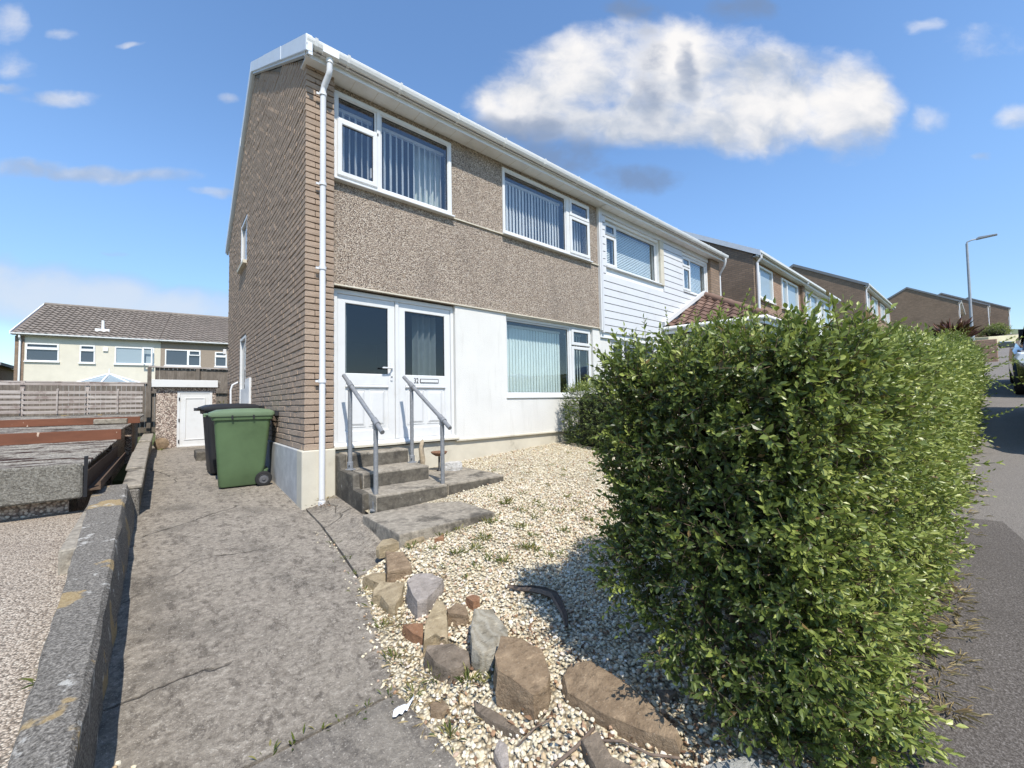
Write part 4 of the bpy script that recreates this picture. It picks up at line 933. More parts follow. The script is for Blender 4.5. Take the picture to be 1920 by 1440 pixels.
put('vent_pipe', MB().tube([(3.4, .7, 6.0), (3.4, .7, 6.75)], .07, 10).box(3.1, 3.75, .45, .95, 6.02, 6.2), 'upvc_far'); put('alarm_box', MB().box(3.6, 3.82, -.08, 0, 4.75, 5.0), 'upvc_far')
bh2, put = backhouse('house', 'brown walled house joined to the cream one, half hidden by brickwork', 6.304, 11.8, [(6.53, 8.38, 3.96, 5.03, 'right', 'glass_far'), (9.16, 9.83, 3.97, 4.98, 'top', 'glass_far')], 'brown_wall')
put('string_course', MB().box(6.35, 11.8, -.06, 0, 3.68, 3.78), 'upvc_far')
cv_ = thing('conservatory', 'white ribbed conservatory roof peeping over the slatted fence', 'conservatory', tuple(B0 + BX * 4.34 - BN * 2))
def putc(nm, mb, mat, **k):
    mb.v = [tuple(B0 + BX * v[0] + BN * v[1] + Vector((0, 0, v[2]))) for v in mb.v]; return mk(nm, mb, mat, cv_, **k)
ap = Vector((4.34, -2, 3.22)); rimp = [Vector((4.34 + 2.05 * math.cos(a_), -2 + 1.9 * math.sin(a_), 2.45)) for a_ in [R(q) for q in range(0, 360, 45)]]
putc('glass_roof', MB().add([ap] + rimp, [(0, i + 1, (i + 1) % 8 + 1) for i in range(8)]), 'glass_pale')
for q in rimp: putc('rib', MB().tube([tuple(ap + Vector((0, 0, .02))), tuple(q + Vector((0, 0, .02)))], .045, 6), 'upvc_far')
putc('wall', MB().loft([[tuple(q - Vector((0, 0, 2.4))) for q in rimp], [tuple(q) for q in rimp]]), 'upvc_far'); putc('finial', MB().tube([(4.34, -2, 3.2), (4.34, -2, 3.55)], [.05, .015], 6), 'upvc_far')
fl = thing('house', 'distant brick gable low at the far edge beside the cream house', 'house', (-12.5, 36, 0), 'distant houses')
mk('wall', MB().prism([(-20, 0), (-9.6, 0), (-9.6, 4.2), (-14.5, 5.6), (-20, 4.2)], 'y', 36, 42), 'far_brick_warm', fl); mk('roof', MB().prism([(-20.3, 4.1), (-14.5, 5.62), (-9.2, 4.12), (-9.2, 4.3), (-14.5, 5.85), (-20.3, 4.3)], 'y', 35.7, 42.3), 'far_roof', fl)

# ---------------------------------------------------------------- houses up the hill
def hill_house(lab, X, y0, dz, wid, wins, gm='far_brick', wm='far_brick_warm', pipe=True, vmat='verge'):
    gz = zr(X) - 1.2
    t = thing('house', lab, 'house', (X, y0, gz + 1), 'houses stepping up the street')
    mk('gable_wall', MB().prism([(y0, gz), (y0 + HD, gz), (y0 + HD, 5.42 + dz), (y0 + RY, 5.42 + dz + RS * RY), (y0, 5.42 + dz)], 'x', X, X + .25), gm, t)
    hol = [(X + a_, X + b_, c_ + dz, e_ + dz) for (a_, b_, c_, e_) in wins]
    mk('front_wall', wall(MB(), X + .34, X + wid, gz, 5.40 + dz, y0 + .1, y0 + .3, hol), wm, t); mk('brick_pier', MB().box(X + .252, X + .34, y0, y0 + .3, gz, 5.4 + dz), gm, t)
    mk('dark_room', MB().box(X + .4, X + wid - .1, y0 + .6, y0 + .65, gz, 5.3 + dz), 'room', t)
    for h_ in hol:
        wo = mk('window', MB().frame(*h_, .07, y0 + .06, y0 + .15), 'upvc_far', t); mk('pane', MB().box(h_[0] + .06, h_[1] - .06, y0 + .11, y0 + .12, h_[2] + .06, h_[3] - .06), 'glass_pale', wo)
        if h_[1] - h_[0] > 1.4: mk('mullion', MB().box(h_[0] + .6, h_[0] + .68, y0 + .055, y0 + .14, h_[2] + .05, h_[3] - .05), 'upvc_far', wo)
        mk('sill', MB().box(h_[0] - .05, h_[1] + .05, y0 + .0, y0 + .14, h_[2] - .07, h_[2] - .002), 'upvc_far', wo)
    mk('fascia', MB().box(X - .05, X + wid, y0 - .15, y0 - .12, 5.24 + dz, 5.44 + dz), 'gutter_white', t); mk('soffit', MB().box(X, X + wid, y0 - .118, y0 + .1, 5.26 + dz, 5.28 + dz), 'gutter_white', t)
    mk('gutter', MB().prism([(y0 - .27, 5.42 + dz), (y0 - .26, 5.35 + dz), (y0 - .2, 5.32 + dz), (y0 - .152, 5.33 + dz), (y0 - .152, 5.42 + dz)], 'x', X - .05, X + wid), 'gutter_white', t)
    ro = mk('roof', MB().prism([(y0 - .2, 5.31 + dz), (y0 + RY, 5.43 + dz + RS * RY), (y0 + HD + .2, 5.31 + dz), (y0 + HD + .2, 5.44 + dz), (y0 + RY, 5.57 + dz + RS * RY), (y0 - .2, 5.44 + dz)], 'x', X - .02, X + wid), 'roof_plain', t)
    f_ = lambda y: 5.38 + dz + RS * (y - y0)
    for m_ in (0, 1):
        q = [(y0 - .25, f_(y0 - .25)), (y0 + RY, f_(y0 + RY)), (y0 + RY, f_(y0 + RY) + .19), (y0 - .25, f_(y0 - .25) + .19)]
        if m_: q = [(2 * y0 + HD - a_, b_) for a_, b_ in q]
        mk('verge_cap', MB().prism(q, 'x', X - .06, X - .021), vmat, ro)
    if pipe: mk('downpipe', MB().tube([(X + .17, y0 - .2, 5.34 + dz), (X + .17, y0 - .2, 5.2 + dz), (X + .15, y0 - .08, 5.05 + dz), (X + .15, y0 - .08, gz)], .045, 8), 'pipe_white', t)
    return t
h2 = hill_house('brick house just beyond the porch, second gable up the street', 14.25, 0, .80, 5.72, [(.75, 2.15, 3.95, 5.15), (3.2, 5.3, 3.95, 5.15)])
hill_house('warm brick half of the second pair up the street', 19.975, 0, .80, 5.72, [(.8, 2.6, 3.95, 5.15), (3.2, 5.2, 3.95, 5.15)], wm='upvc_far', pipe=False)
hill_house('brick end house with long sloping gable, third up the street', 33.3, -.1, 3.0, 11.4, [(.8, 2.2, 3.95, 5.15), (3.2, 5.3, 3.95, 5.15), (6.5, 8.3, 3.95, 5.15), (9, 10.6, 3.95, 5.15)], vmat='far_roof')
hill_house('far brick gable left of the street lamp', 62.6, -3.3, 5.6, 11.4, [(.8, 2.2, 3.95, 5.15), (3.2, 5.3, 3.95, 5.15)], vmat='far_roof')
hill_house('far brick gable directly behind the street lamp', 76.1, -5.3, 6.7, 11.4, [(.8, 2.2, 3.95, 5.15), (3.2, 5.3, 3.95, 5.15)], vmat='far_roof')
hill_house('last brick gable at the top of the hill, right of the street lamp', 91.8, -7.3, 8.1, 11.4, [(.8, 2.2, 3.95, 5.15), (3.2, 5.3, 3.95, 5.15)], vmat='far_roof')
tag(mk('boundary_wall', MB().loft([[(x, y, zr(x) - .5), (x + .25, y, zr(x) - .5), (x + .25, y, zr(x) + hh), (x, y, zr(x) + hh)] for x, y, hh in ((46, -14, .55), (42, -8.2, .6), (40, -5.2, .7), (41.5, -2.5, .8))]), 'pale_wall', bevel=.02), 'pale yellow boundary wall across the bend of the street', 'wall')
tag(mk('verge_bank', MB().loft([[(x + 1, y, zr(x) - .5), (x + 30, y, zr(x) + 1.2), (x + 30, y, zr(x) + 1.6), (x + 1, y, zr(x) + hh)] for x, y, hh in ((46, -16, .5), (42, -8.2, .5), (40, -5.2, .6), (41.5, -1, .7))]), 'earth'), 'grassy bank rising behind the pale yellow wall', 'bank')
tag(mk('brick_wall', MB().box(24, 24.25, -5.4, -4.3, 2.2, 3.35), 'far_brick_warm', bevel=.02), 'short brick garden wall end past the hedge', 'wall')
for (X, Y, wd, lb) in ((130, -12, 14, 'pale grey roofed house on the skyline at the right edge'),):
    t = thing('house', lb, 'house', (X, Y, 8), 'distant houses'); mk('wall', MB().box(X, X + 8, Y - wd, Y, 8, 12.5), 'upvc_far', t); mk('roof', MB().prism([(Y - wd - .4, 12.4), (Y - wd - .4, 12.7), (Y + .4, 12.7), (Y + .4, 12.4)], 'x', X - .4, X + 8).prism([(X - .4, 12.7), (X + 8.4, 12.7), (X + 4, 15.0)], 'y', Y - wd, Y), 'far_roof', t)

# ---------------------------------------------------------------- street lamp
lp = thing('street_lamp', 'tall slim grey street lamp on the right of the street', 'street lamp', (32.5, -4.62, zr(32.5)))
zb = zr(32.5) - .1
mk('column', MB().tube([(32.5, -4.62, zb), (32.49, -4.62, zb + 1.4), (32.485, -4.62, zb + 1.42), (32.30, -4.65, 9.45)], [.09, .09, .065, .05], 12), 'lamp_steel', lp, smooth=40)
mk('arm', MB().tube([(32.30, -4.65, 9.40), (32.3, -4.66, 9.52), (32.35, -4.85, 9.60), (32.5, -5.15, 9.62)], .035, 8), 'lamp_steel', lp, smooth=50)
mk('lantern', MB().prism([(-5.75, 9.62), (-5.75, 9.68), (-5.1, 9.72), (-5.0, 9.66), (-5.0, 9.60)], 'x', 32.38, 32.62), 'lamp_steel', lp, bevel=.01)

# ---------------------------------------------------------------- parked cars
def car(lab, x0, y1, paint, L=4.1, Wd=1.75, H=1.48, group='cars parked on the street'):
    """faces -X (downhill); y1 is the flank nearest the hedge; slope follows the street"""
    t = thing('parked_car', lab, 'car', (x0 + L / 2, y1 - Wd / 2, zr(x0 + L / 2)), group); hw = Wd / 2; yc = y1 - hw
    T = lambda v: (x0 + v[0], yc + v[1], zr(x0) + v[2] + .11 * v[0])
    def put(nm, mb, mat, par=None, **k): mb.v = [T(v) for v in mb.v]; return mk(nm, mb, mat, par or t, **k)
    prof = [(0, .62, .30, .48), (.06, .80, .22, .62), (.25, .93, .19, .72), (.9, .99, .18, .86), (1.25, 1., .18, .93), (2.2, 1., .18, .95), (3.2, 1., .19, .97), (3.8, .98, .22, .97), (4.02, .92, .28, .93), (4.1, .82, .38, .80)]
    rings = []
    for (x, wf, zb_, ztp) in prof:
        x *= L / 4.1; h_ = hw * wf; rings.append([(x, -h_ * .93, zb_), (x, h_ * .93, zb_), (x, h_, zb_ + .18), (x, h_ * 1.0, (zb_ + ztp) / 2 + .05), (x, h_ * .965, ztp - .08), (x, h_ * .86, ztp), (x, 0, ztp + .025), (x, -h_ * .86, ztp), (x, -h_ * .965, ztp - .08), (x, -h_, (zb_ + ztp) / 2 + .05), (x, -h_, zb_ + .18)])
    put('body', MB().loft(rings), paint, smooth=40)
    cab = [(1.02, .84, .84, .88), (1.75, .70, .86, H - .04), (2.3, .70, .86, H), (3.1, .69, .86, H - .03), (3.72, .66, .82, H - .22), (3.98, .70, .80, .92)]
    rings = []
    for (x, wt_, wb_, ztp) in cab:
        x *= L / 4.1; zb_ = .86; rings.append([(x, -hw * wb_, zb_), (x, hw * wb_, zb_), (x, hw * wt_, max(ztp - .06, zb_ + .01)), (x, hw * wt_ * .85, max(ztp, zb_ + .02)), (x, -hw * wt_ * .85, max(ztp, zb_ + .02)), (x, -hw * wt_, max(ztp - .06, zb_ + .01))])
    put('cabin', MB().loft(rings), paint, smooth=35)
    sc = L / 4.1
    for s_ in (-1, 1):
        put('side_window', MB().add([(x * sc, s_ * y, z) for x, y, z in ((1.45, hw * .86, .97), (3.55, hw * .85, .99), (3.35, hw * .725, H - .19), (1.95, hw * .735, H - .12))], [(0, 1, 2, 3)]), 'glass_far')
        put('pillar', MB().box(2.48 * sc, 2.56 * sc, s_ * hw * .74 - .06, s_ * hw * .74 + .07, .96, H - .16), 'car_plastic')
        mr = put('mirror', MB().loft([[(1.40, s_ * (hw + y), 1.02 + z) for y, z in ((-.06, -.05), (.13, -.07), (.17, .0), (.13, .07), (-.06, .06))], [(1.55, s_ * (hw + y), 1.02 + z) for y, z in ((-.06, -.05), (.15, -.08), (.19, .0), (.15, .08), (-.06, .06))]]), paint, bevel=.01)
        put('headlight', MB().loft([[(.10, s_ * hw * .58, .60), (.10, s_ * hw * .82, .62), (.14, s_ * hw * .82, .73), (.12, s_ * hw * .58, .70)], [(.45, s_ * hw * .80, .66), (.45, s_ * hw * .945, .68), (.45, s_ * hw * .93, .79), (.45, s_ * hw * .80, .78)]]), 'car_light', smooth=50)
        put('tail_light', MB().box(4.02 * sc, 4.10 * sc, s_ * hw * .8 - .1, s_ * hw * .8 + .06, .68, .92), 'car_red')
        put('sill_trim', MB().box(1.1 * sc, 2.9 * sc, s_ * hw * .96 - .03, s_ * hw * .96 + .02, .17, .26), 'car_plastic')
        for wx_ in (.80 * sc, 3.28 * sc):
            wh = put('wheel', MB().lathe([(.19, -.09), (.285, -.10), (.305, -.08), (.31, 0), (.305, .08), (.285, .10), (.19, .09)], (wx_, s_ * (hw - .10), .305), 'y', 28), 'rubber', smooth=50)
            put('rim', MB().lathe([(0, s_ * .07), (.06, s_ * .09), (.08, s_ * .06), (.16, s_ * .05), (.195, s_ * .085), (.20, s_ * .07)], (wx_, s_ * (hw - .10), .305), 'y', 20), 'alloy', wh, smooth=50)
            put('arch', MB().lathe([(.30, -.10), (.335, -.10), (.335, s_ * .095), (.30, s_ * .095)], (wx_, s_ * (hw - .11), .31), 'y', 28), 'car_plastic', wh)
    put('windscreen', MB().add([(x * sc, y, z) for x, y, z in ((1.08, -hw * .78, .93), (1.08, hw * .78, .93), (1.71, hw * .63, H - .075), (1.71, -hw * .63, H - .075))], [(0, 1, 2, 3)]), 'glass_far')
    put('grille', MB().box(.0, .08, -hw * .5, hw * .5, .34, .56), 'car_plastic'); put('bumper', MB().box(-.03, .2, -hw * .62, hw * .62, .24, .36), 'car_plastic', bevel=.02)
    put('number_plate', MB().box(-.045, -.03, -.26, .26, .36, .47), 'plate')
    return t
car('silver hatchback parked facing downhill at the right edge of the photo', 5.95, -5.55, 'car_silver')
car('black hatchback parked uphill beyond the silver car', 11.55, -5.47, 'car_black')

# ---------------------------------------------------------------- wheelie bins
def rrect(x0, x1, y0, y1, r, z, k=4):
    o = []
    for (cx, cy, a0) in ((x1 - r, y1 - r, 0), (x0 + r, y1 - r, 90), (x0 + r, y0 + r, 180), (x1 - r, y0 + r, 270)):
        o += [(cx + r * math.cos(R(a0 + 90 * i / k)), cy + r * math.sin(R(a0 + 90 * i / k)), z) for i in range(k + 1)]
    return o
def bin_(lab, x, y, rz, zb_, bm_, lm_, nm='wheelie_bin'):
    """local: back (wheels, handle) towards +X, width along Y; origin bottom centre"""
    t = thing(nm, lab, 'bin', (x, y, zb_), 'wheelie bins beside the house'); t.rotation_euler = (0, 0, R(rz))
    def put(n_, mb, mat, par=t, **k):
        o = bpy.data.objects.new(n_, mesh_of(mb, mat, **k)); COL.objects.link(o); o.parent = par; return o
    b = MB(); b.loft([rrect(-.26, .20, -.215, .215, .05, .03), rrect(-.27, .22, -.225, .225, .05, .05), rrect(-.285, .26, -.24, .24, .05, .30), rrect(-.325, .315, -.268, .268, .05, .90), rrect(-.33, .32, -.272, .272, .05, .93)])
    body = put('body', b, bm_, smooth=40)
    put('rim', MB().loft([rrect(-.335, .33, -.276, .276, .05, .915), rrect(-.355, .345, -.29, .29, .05, .92), rrect(-.36, .35, -.295, .295, .05, .985), rrect(-.34, .335, -.28, .28, .05, .99)]), bm_, body, smooth=40)
    for s_ in (-1, 1):
        put('side_rib', MB().loft([[(-.22, s_ * .232, .30), (.16, s_ * .232, .30), (.16, s_ * .250, .31), (-.22, s_ * .250, .31)], [(-.25, s_ * .255, .80), (.22, s_ * .255, .80), (.20, s_ * .270, .79), (-.23, s_ * .270, .79)]]), bm_, body, bevel=.008) if 0 else None
        wh = put('wheel', MB().lathe([(.055, -.022), (.085, -.026), (.098, -.02), (.102, 0), (.098, .02), (.085, .026), (.055, .022)], (.235, s_ * .255, .102), 'y', 24), 'rubber', smooth=50)
        put('hub', MB().lathe([(0, s_ * .03), (.02, s_ * .03), (.022, s_ * .018), (.05, s_ * .014), (.06, s_ * .024), (.066, s_ * .018)], (.235, s_ * .255, .102), 'y', 20), 'hub_grey', wh, smooth=50)
    put('axle', MB().tube([(.235, -.25, .102), (.235, .25, .102)], .014, 8), 'galvanised')
    put('wheel_housing', MB().loft([rrect(.16, .25, -.215, .215, .03, .04), rrect(.20, .30, -.2, .2, .03, .22)]), bm_, body)
    lid = put('lid', MB().loft([rrect(-.385, .36, -.305, .305, .05, .965), rrect(-.392, .365, -.31, .31, .05, .985), rrect(-.385, .36, -.305, .305, .05, 1.02), rrect(-.30, .30, -.25, .25, .08, 1.055), rrect(-.12, .18, -.12, .12, .08, 1.068)]), lm_, smooth=30)
    put('lid_grip', MB().box(-.44, -.385, -.20, .20, .985, 1.01).box(-.44, -.41, -.2, .2, .965, .985), lm_, lid, bevel=.006)
    put('lid_recess', MB().box(-.25, -.02, -.15, .0, 1.0595, 1.062), 'bin_black', lid) if 0 else None
    put('handle', MB().tube([(.40, -.24, 1.0), (.40, .24, 1.0)], .018, 10).box(.33, .41, -.26, -.22, .96, 1.02).box(.33, .41, .22, .26, .96, 1.02), 'bin_black', body)
    for yy in (-.12, .12): put('lid_clip', MB().box(-.02 + yy, .0 + yy, -.315, -.308, .93, .98), 'bin_black', lid)
    return t
bin_('green wheelie bin with a wheel showing, standing by the gable plinth', -.395, 1.66, -4, zp(1.4) - .005, 'bin_green', 'bin_green_lid')
bin_('black wheelie bin half hidden behind the green bin', -.44, 2.62, 3, zp(2.5), 'bin_black', 'bin_black')

# ---------------------------------------------------------------- foliage
def nrm(a): return a / np.maximum(np.linalg.norm(a, axis=-1, keepdims=True), 1e-9)
LT = np.array([(0, 0, 0), (-.5, .42, .10), (0, .45, 0), (.5, .42, .10), (-.36, .75, .07), (0, .76, -.02), (.36, .75, .07), (0, 1.05, -.06)])   # x=width y=length z=normal
LF = np.array([(0, 2, 1), (0, 3, 2), (1, 2, 5), (1, 5, 4), (2, 3, 6), (2, 6, 5), (4, 5, 7), (5, 6, 7)])
def leaves(P, D, Nn, L, Wd, val):
    """P base, D direction, Nn normal, L length, Wd width, val colour value -> arrays"""
    D = nrm(D); X = nrm(np.cross(D, Nn)); Z = np.cross(X, D); n_ = len(P); k = len(LT)
    V = P[:, None] + LT[None, :, 0, None] * Wd[:, None, None] * X[:, None] + LT[None, :, 1, None] * L[:, None, None] * D[:, None] + LT[None, :, 2, None] * L[:, None, None] * Z[:, None]
    F = (np.arange(n_) * k)[:, None, None] + LF[None]
    return V.reshape(-1, 3), F.reshape(-1, 3), np.repeat(val, k)
def tri_twigs(A, B, r):
    n_ = len(A); D = nrm(B - A); u = nrm(np.cross(D, np.array([.3, .5, .81]))); v = np.cross(D, u)
    ring = np.stack([u, -.5 * u + .87 * v, -.5 * u - .87 * v], 1)
    V = np.concatenate([A[:, None] + ring * r, B[:, None] + ring * r * .5], 1).reshape(-1, 3)
    f = np.array([(0, 1, 4), (0, 4, 3), (1, 2, 5), (1, 5, 4), (2, 0, 3), (2, 3, 5)])
    return V, ((np.arange(n_) * 6)[:, None, None] + f[None]).reshape(-1, 3)
def sprays(O, Nn, ln, leafL, pairs, up=.45, spread=.55, young=.16):
    n_ = len(O); D = nrm(Nn * .75 + np.array([0, 0, up]) + rng.normal(0, spread, (n_, 3)))
    len_ = ln * rng.uniform(.6, 1.25, n_); u = nrm(np.cross(D, rng.normal(0, 1, (n_, 3)))); v = np.cross(D, u)
    tv = rng.uniform(-.12, .12, n_) - .10 * np.clip(-Nn[:, 0], 0, 1) + .25 * np.clip(np.maximum(Nn[:, 2], -Nn[:, 1]) - .3, 0, .6) / .6 + (rng.random(n_) < young) * rng.uniform(.15, .38, n_)  # sunlit top and road side painted paler, shaded end face painted darker
    Ps, Ds, Ns, Ls, Vs = [], [], [], [], []
    for k in range(pairs + 1):
        t = .2 + .8 * k / pairs
        for s_ in (1, -1):
            if k == pairs and s_ == -1: continue
            side = (u if k % 2 == 0 else v) * s_
            dd = D * (.45 + .55 * t) + side * (.95 - .5 * t) + rng.normal(0, .22, (n_, 3)); dd[:, 2] -= .06
            if k == pairs: dd = D + rng.normal(0, .15, (n_, 3))
            nn = nrm(Nn * .6 + D * .35 - side * .3 + np.array([0, 0, .2]) + rng.normal(0, .5, (n_, 3)))
            Ps.append(O + D * (len_ * t)[:, None]); Ds.append(dd); Ns.append(nn)
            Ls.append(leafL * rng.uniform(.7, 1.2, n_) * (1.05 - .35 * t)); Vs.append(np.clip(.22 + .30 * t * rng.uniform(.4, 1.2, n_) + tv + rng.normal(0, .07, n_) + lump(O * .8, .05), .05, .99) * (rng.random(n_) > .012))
    P, Dd, Nn2, L, Vv = map(np.concatenate, (Ps, Ds, Ns, Ls, Vs))
    return leaves(P, Dd, Nn2, L, L * rng.uniform(.42, .58, len(L)), Vv), (O - D * .03, O + D * len_[:, None])
def merge(parts):
    V, F, A = [], [], []; o = 0
    for (v, f, a) in parts: V.append(v); F.append(f + o); A.append(a); o += len(v)
    return np.concatenate(V), np.concatenate(F), np.concatenate(A)
def lump(P, amp):
    x, y, z = P.T
    return amp * (np.sin(3.1 * x + 1.3 * z + .5) * np.cos(2.7 * z - 1.1 * y) + .6 * np.sin(7.3 * x - 4.1 * z + 2 * y) + .4 * np.sin(13 * z + 9 * x + 5 * y))
def box_surface(n_, lo, hi, r, faces, topz=None):
    lo, hi = np.array(lo), np.array(hi); sz = hi - lo; areas = []
    for f in faces: ax = f // 2; o_ = [i for i in range(3) if i != ax]; areas.append(sz[o_[0]] * sz[o_[1]])
    pick = rng.choice(len(faces), n_, p=np.array(areas) / sum(areas)); P = lo + rng.random((n_, 3)) * sz
    for i, f in enumerate(faces): P[pick == i, f // 2] = (lo if f % 2 == 0 else hi)[f // 2]
    core = np.clip(P, lo + r, hi - r); dN = P - core; Nn = nrm(dN); return core + Nn * r, Nn

hg = thing('hedge', 'tall overgrown privet hedge along the pavement, dark end towards the path', 'hedge', (2, -4.45, -.1))
HY0, HY1 = -4.86, -3.92
def htop(x): return 1.36 + .055 * (x - .4)
def hgnd(x): return np.where(x < 99, -.22 + .10 * x, 0)
parts = []; tw = []
for (xa, xb, dens, lf, ln, pr) in ((.34, 1.3, 1150, .038, .12, 4), (1.3, 2.6, 950, .039, .125, 4), (2.6, 6, 480, .049, .16, 4), (6, 16, 200, .066, .22, 4)):
    faces = [2, 5, 3] + ([0] if xa < .5 else [])
    hgt = 1.75; area = (xb - xa) * (hgt * 2 + 1.03) + (1.03 * hgt if xa < .5 else 0); n_ = int(area * dens)
    r_ = .22
    P, Nn = box_surface(n_, (xa - (0 if xa < .5 else r_), HY0, 0), (xb + r_, HY1, 1), .22, faces)
    # unit-height box sheared to the street: redo with true height
    P, Nn = box_surface(n_, (xa - (0 if xa < .5 else .3), HY0, 0), (xb + .3, HY1, hgt), .16, faces)
    vx, vy = P[:, 0] - .86, P[:, 1] - (HY0 + .5); rr = np.hypot(vx, vy); k_ = (vx < 0) & (vy < 0) & (rr > .5)
    Nn[k_, 0] += vx[k_] / rr[k_]; Nn[k_, 1] += vy[k_] / rr[k_]; Nn = nrm(Nn); P[k_, 0] = .86 + vx[k_] / rr[k_] * .5; P[k_, 1] = HY0 + .5 + vy[k_] / rr[k_] * .5
    m_ = (P[:, 0] >= xa - .001) & (P[:, 0] < xb) | ((P[:, 0] < .7) & (xa < .5)); P, Nn = P[m_], Nn[m_]
    g_ = hgnd(P[:, 0]); tp = htop(P[:, 0]); P[:, 2] = g_ + P[:, 2] / hgt * (tp - g_)
    P += Nn * (lump(P, .065) - rng.random(len(P))[:, None].T[0] ** 1.2 * .24)[:, None]
    zmin = np.where(P[:, 0] < 1.4, g_ + np.interp(P[:, 1], [-4.72, -4.3, -3.9], [.02, .20, .55]) * np.clip((1.5 - P[:, 0]) / .6, 0, 1), g_ + .02)
    P, Nn = P[P[:, 2] > zmin], Nn[P[:, 2] > zmin]
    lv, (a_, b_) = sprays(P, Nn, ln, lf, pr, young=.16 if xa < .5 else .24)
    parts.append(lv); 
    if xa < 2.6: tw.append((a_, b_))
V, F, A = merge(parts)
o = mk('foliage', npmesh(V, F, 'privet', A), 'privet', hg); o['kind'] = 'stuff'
A_ = np.concatenate([t_[0] for t_ in tw]); B_ = np.concatenate([t_[1] for t_ in tw]); v_, f_ = tri_twigs(A_, B_, .0016)
o = mk('twigs', npmesh(v_, f_, 'hedge_wood'), 'hedge_wood', hg); o['kind'] = 'stuff'
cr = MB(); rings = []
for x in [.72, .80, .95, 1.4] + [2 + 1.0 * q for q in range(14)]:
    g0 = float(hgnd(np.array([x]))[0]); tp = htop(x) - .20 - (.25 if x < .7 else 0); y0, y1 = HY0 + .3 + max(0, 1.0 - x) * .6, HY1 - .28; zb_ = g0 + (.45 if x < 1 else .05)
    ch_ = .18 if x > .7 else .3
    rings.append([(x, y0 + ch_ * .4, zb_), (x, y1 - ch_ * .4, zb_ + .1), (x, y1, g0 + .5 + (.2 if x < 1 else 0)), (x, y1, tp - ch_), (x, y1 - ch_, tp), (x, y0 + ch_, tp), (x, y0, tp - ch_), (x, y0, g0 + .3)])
mk('shade_core', cr.loft(rings), 'hedge_core', hg)  # added solid near-black core, blocks the view and stands in for inner shade
for i in range(14):
    x = .55 + rnd.random() * 1.4; y = -4.75 + rnd.random() * .65; z0 = -.22
    mk('stem', MB().tube([(x, y, z0), (x + rnd.uniform(-.08, .08), y + rnd.uniform(-.06, .06), .25), (x + rnd.uniform(-.15, .1), y + rnd.uniform(-.12, .12), .75)], [.02, .015, .009], 6), 'hedge_wood', hg, smooth=True)
# long young shoots standing out of the hedge, each a part
def shoot_mesh(L, seed, leaf=.05, droop=0.):
    r_ = np.random.default_rng(seed); k = int(L / .035); ps = []
    pts = [np.array([0, 0, 0.])]; dr = nrm(np.array([r_.normal(0, .12), r_.normal(0, .12), 1.]))
    for i in range(k): dr = nrm(dr + r_.normal(0, .07, 3) + np.array([droop * .05, 0, -.0])); pts.append(pts[-1] + dr * L / k)
    P, Dd, Nn, Ls, Vv = [], [], [], [], []
    for i in range(2, k + 1):
        t = i / k; ax = nrm(pts[i] - pts[i - 1]); u = nrm(np.cross(ax, np.array([1, .2, 0]) if i % 2 else np.array([.2, 1, 0])))
        for s_ in (1, -1):
            P.append(pts[i]); Dd.append(ax * (.55 + .5 * t) + u * s_ * (1 - .45 * t) + r_.normal(0, .15, 3)); Nn.append(nrm(ax - u * s_ * .4 + r_.normal(0, .2, 3))); Ls.append(leaf * r_.uniform(.8, 1.15) * (1.1 - .55 * t)); Vv.append(min(.98, .42 + .4 * t + r_.normal(0, .07)))
    Ls = np.array(Ls); lv = leaves(np.array(P), np.array(Dd), np.array(Nn), Ls, Ls * .46, np.array(Vv))
    A2 = np.array(pts[:-1]); B2 = np.array(pts[1:]); v, f = tri_twigs(A2, B2, .0026)
    V, F, A = merge([lv, (v, f, np.full(len(v), .4))]); return npmesh(V, F, 'privet', A)
sm = [shoot_mesh(L, i) for i, L in enumerate((.20, .26, .32, .38, .44, .30, .24, .5))]
def place_shoot(me, x, y, z, d_, roll=0., sc=1.):
    o = bpy.data.objects.new('shoot', me); COL.objects.link(o); o.parent = hg; o.location = Vector((x, y, z)) - hg.location
    q = Vector(d_).to_track_quat('Z', 'X'); o.rotation_euler = (q.to_matrix() @ Matrix.Rotation(roll, 3, 'Z')).to_euler(); o.scale = (sc,) * 3
for i in range(74):      # along the top
    x = .5 + 7.5 * rnd.random() ** 1.6; y = rnd.uniform(HY0 + (.45 if x < 2 else .15), HY1 - .12)
    place_shoot(sm[rnd.randrange(8)], x, y, htop(x) - .04, (rnd.uniform(-.3, .3), rnd.uniform(-.3, .2), 1), rnd.random() * 6, rnd.uniform(.45, .8))
for i in range(46):      # road side
    x = .8 + 6 * rnd.random() ** 1.5; z = float(hgnd(np.array([x]))[0]) + .2 + rnd.random() * 1.25
    place_shoot(sm[rnd.randrange(7)], x, HY0 + .03, z, (rnd.uniform(-.5, .3), -.8, rnd.uniform(.1, .9)), rnd.random() * 6, rnd.uniform(.5, .85))
for i in range(40):      # end facing the path
    y = rnd.uniform(HY0 + .15, HY1 - .05); z = .1 + rnd.random() * 1.2
    place_shoot(sm[rnd.randrange(7)], .46, y, z, (-.7, rnd.uniform(-.4, .5), rnd.uniform(.1, .9)), rnd.random() * 6, rnd.uniform(.55, .95))
for (x, y, z, dx, dy, dz, k) in ((.62, -4.0, .52, -.35, .55, -.1, 3), (.66, -3.98, .75, -.2, .8, .2, 2), (.58, -4.0, 1.0, -.3, .7, .3, 5), (.70, -4.02, .36, -.3, .6, .35, 4), (.62, -4.1, .05, -.5, .2, .8, 5), (.58, -4.25, -.02, -.5, .1, .9, 3)): place_shoot(sm[k], x, y, z, (dx, dy, dz), k, .9)
